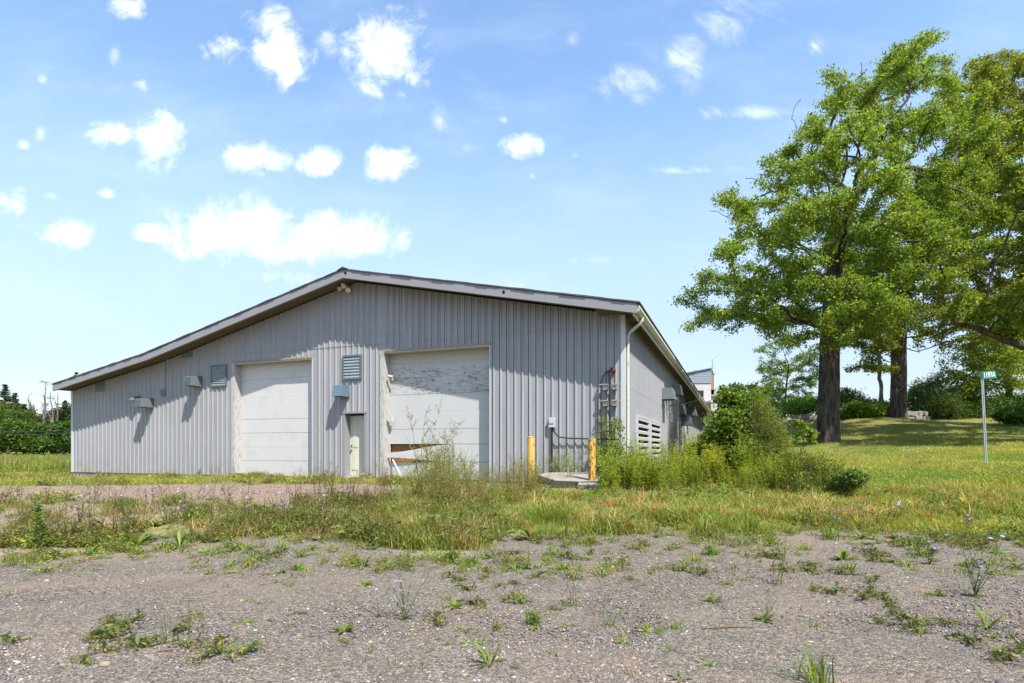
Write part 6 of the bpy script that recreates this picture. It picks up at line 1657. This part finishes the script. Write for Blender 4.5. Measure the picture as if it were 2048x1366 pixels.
gold = [pm('goldenrod', k_goldenrod(1.1, 6, True, (.21, .265, .026))), pm('goldenrod', k_goldenrod(1.1, 5, True, (0.25, 0.287, 0.0252))), pm('goldenrod', k_goldenrod(1.0, 6, True, (0.191, 0.26, 0.027)))]
leafy = [pm('leafy_stalk', k_goldenrod(1.1, 6, False, (0.218, 0.287, 0.0252))), pm('leafy_stalk', k_goldenrod(1.0, 7, False, (0.26, 0.305, 0.027)))]
pl = [(RNG.uniform(1195, 1450), RNG.uniform(962, 990), RNG.uniform(58, 100)) for _ in range(62)] + [(RNG.uniform(1340, 1440), RNG.uniform(945, 970), RNG.uniform(60, 90)) for _ in range(18)] + [(RNG.uniform(1440, 1700), RNG.uniform(958, 992), RNG.uniform(36, 76)) for _ in range(44)]
stand('goldenrod', gold, pl, lambda x, h: ('tallest' if h > 90 else 'tall' if h > 76 else 'middling' if h > 60 else 'short') + ' goldenrod in the tangle ' + ('beside the barn corner' if x < 1245 else 'before the first slatted vent' if x < 1292 else 'before the second slatted vent' if x < 1325 else 'by the plywood covers' if x < 1360 else 'left of the dark bush' if x < 1410 else 'before the dark bush' if x < 1480 else 'below the feathery bush' if x < 1570 else 'before the oak trunk' if x < 1640 else 'by the glossy dark shrub'), 'goldenrod beside the barn', 'weed', 1.1)
pl = [(RNG.uniform(1190, 1300), RNG.uniform(958, 985), RNG.uniform(60, 95)) for _ in range(24)] + [(RNG.uniform(1300, 1620), RNG.uniform(955, 988), RNG.uniform(50, 95)) for _ in range(34)] + [(RNG.uniform(1040, 1090), RNG.uniform(958, 975), RNG.uniform(44, 66)) for _ in range(9)]
stand('leafy_stalk', leafy, pl, lambda x, h: ('tall' if h > 74 else 'short') + ' leafy stalk ' + ('beside the clean bollard' if x < 1120 else 'at the barn corner' if x < 1245 else 'by the slatted vents' if x < 1320 else 'before the dark bush' if x < 1480 else 'below the feathery bush'), 'leafy stalks beside the barn', 'weed', 1.1)
pl = [(RNG.uniform(40, 134), RNG.uniform(936, 946), RNG.uniform(18, 28)) for _ in range(26)] + [(RNG.uniform(52, 120), RNG.uniform(938, 942), RNG.uniform(20, 28)) for _ in range(16)]
stand('goldenrod', gold, pl, lambda x, h: ('tall' if h > 23 else 'short') + ' goldenrod in the yellow field patch ' + ('left part' if x < 70 else 'middle part' if x < 102 else 'next to the barn corner'), 'goldenrod patch in the field', 'weed', 1.1)
pl = [(px, py, h) for px, py, h in ((160, 946, 14), (240, 948, 20), (300, 950, 16), (340, 950, 14), (372, 952, 34), (388, 952, 30), (400, 953, 24), (425, 954, 26), (436, 954, 20), (470, 955, 16), (560, 957, 14), (652, 958, 18), (138, 944, 18), (150, 946, 16))]
stand('leafy_stalk', leafy, pl, 'small leafy weed against the foot of the gable', 'weeds at the foot of the gable', 'weed', 1.1)

# ------------------------------------------------------------------ shrubs by the side wall
def bsh(name, lb, px, py, Y, bl, n, L, ti, **k):
    g = gpts([(px, py)])[0]; base = tuple(g); Y = g[1]
    return shrub(name, lb, 'bush', base, pballs([(*q, RNG.uniform(-.5, .5)) for q in bl], Y, 0), n, L, ti, **k)
bsh('dark_bush', 'big dark green bush with broad leaves at the side wall', 1470, 948, 20.5, [(1450, 850, 36, 30), (1490, 826, 42, 32), (1480, 880, 50, 40), (1436, 895, 34, 30), (1525, 870, 36, 38), (1500, 915, 44, 30), (1455, 800, 22, 20), (1465, 925, 44, 24), (1510, 800, 20, 18)], 21000, .11, (.125, .185, .026), nstem=14, aspect=.62, up=.9, cl_r=.2, shell=.4)
bsh('feathery_bush', 'tall feathery olive bush right of the dark one', 1535, 955, 19.0, [(1530, 850, 26, 34), (1548, 880, 26, 34), (1535, 915, 30, 30), (1520, 820, 16, 22), (1560, 920, 22, 24)], 12000, .055, (0.161, 0.196, 0.035), nstem=22, aspect=.28, stemr=.012, cl_r=.2)
bsh('light_sapling', 'slim light green sapling in front of the big oak trunk', 1606, 912, 22.5, [(1600, 850, 14, 12), (1612, 868, 16, 14), (1598, 880, 14, 10), (1618, 842, 8, 8), (1626, 880, 10, 10)], 1500, .10, (0.168, 0.243, 0.03), nstem=7, stemr=.012, aspect=.55)
bsh('tangled_bush', 'low tangled olive bush on the lawn edge', 1620, 975, 16.5, [(1590, 930, 32, 22), (1630, 945, 40, 26), (1660, 960, 36, 22), (1600, 965, 36, 20)], 9000, .055, (0.133, 0.169, 0.03), nstem=16, aspect=.36, stemr=.01, cl_r=.2)
bsh('dark_shrub', 'small glossy dark shrub at the end of the tangle', 1700, 990, 12.6, [(1690, 962, 26, 20), (1712, 958, 20, 18), (1680, 978, 22, 14)], 3200, .075, (.10, .16, .03), nstem=12, aspect=.36, stemr=.008)
bsh('corner_shrub', 'spindly light leaved shrub at the barn corner', 1210, 972, 15.2, [(1205, 845, 16, 16), (1232, 852, 18, 14), (1215, 875, 24, 20), (1240, 895, 20, 22), (1205, 910, 22, 22), (1225, 935, 26, 22), (1255, 920, 14, 20)], 2300, .06, (0.182, 0.236, 0.035), nstem=13, stemr=.011, aspect=.6, shell=.2, cl_r=.28)
bsh('yellow_bush', 'bright yellow green bush behind the flaking bollard', 1245, 978, 14.6, [(1235, 950, 30, 18), (1265, 955, 26, 16), (1218, 962, 20, 12)], 3600, .055, (0.217, 0.263, 0.024), nstem=10, stemr=.01, aspect=.5)
bsh('wall_shrub', 'light green bush hiding the foot of the side wall', 1400, 945, 21.0, [(1390, 905, 20, 22), (1412, 890, 20, 26), (1380, 930, 20, 16)], 4200, .075, (0.161, 0.23, 0.03), nstem=10, stemr=.012, aspect=.4)
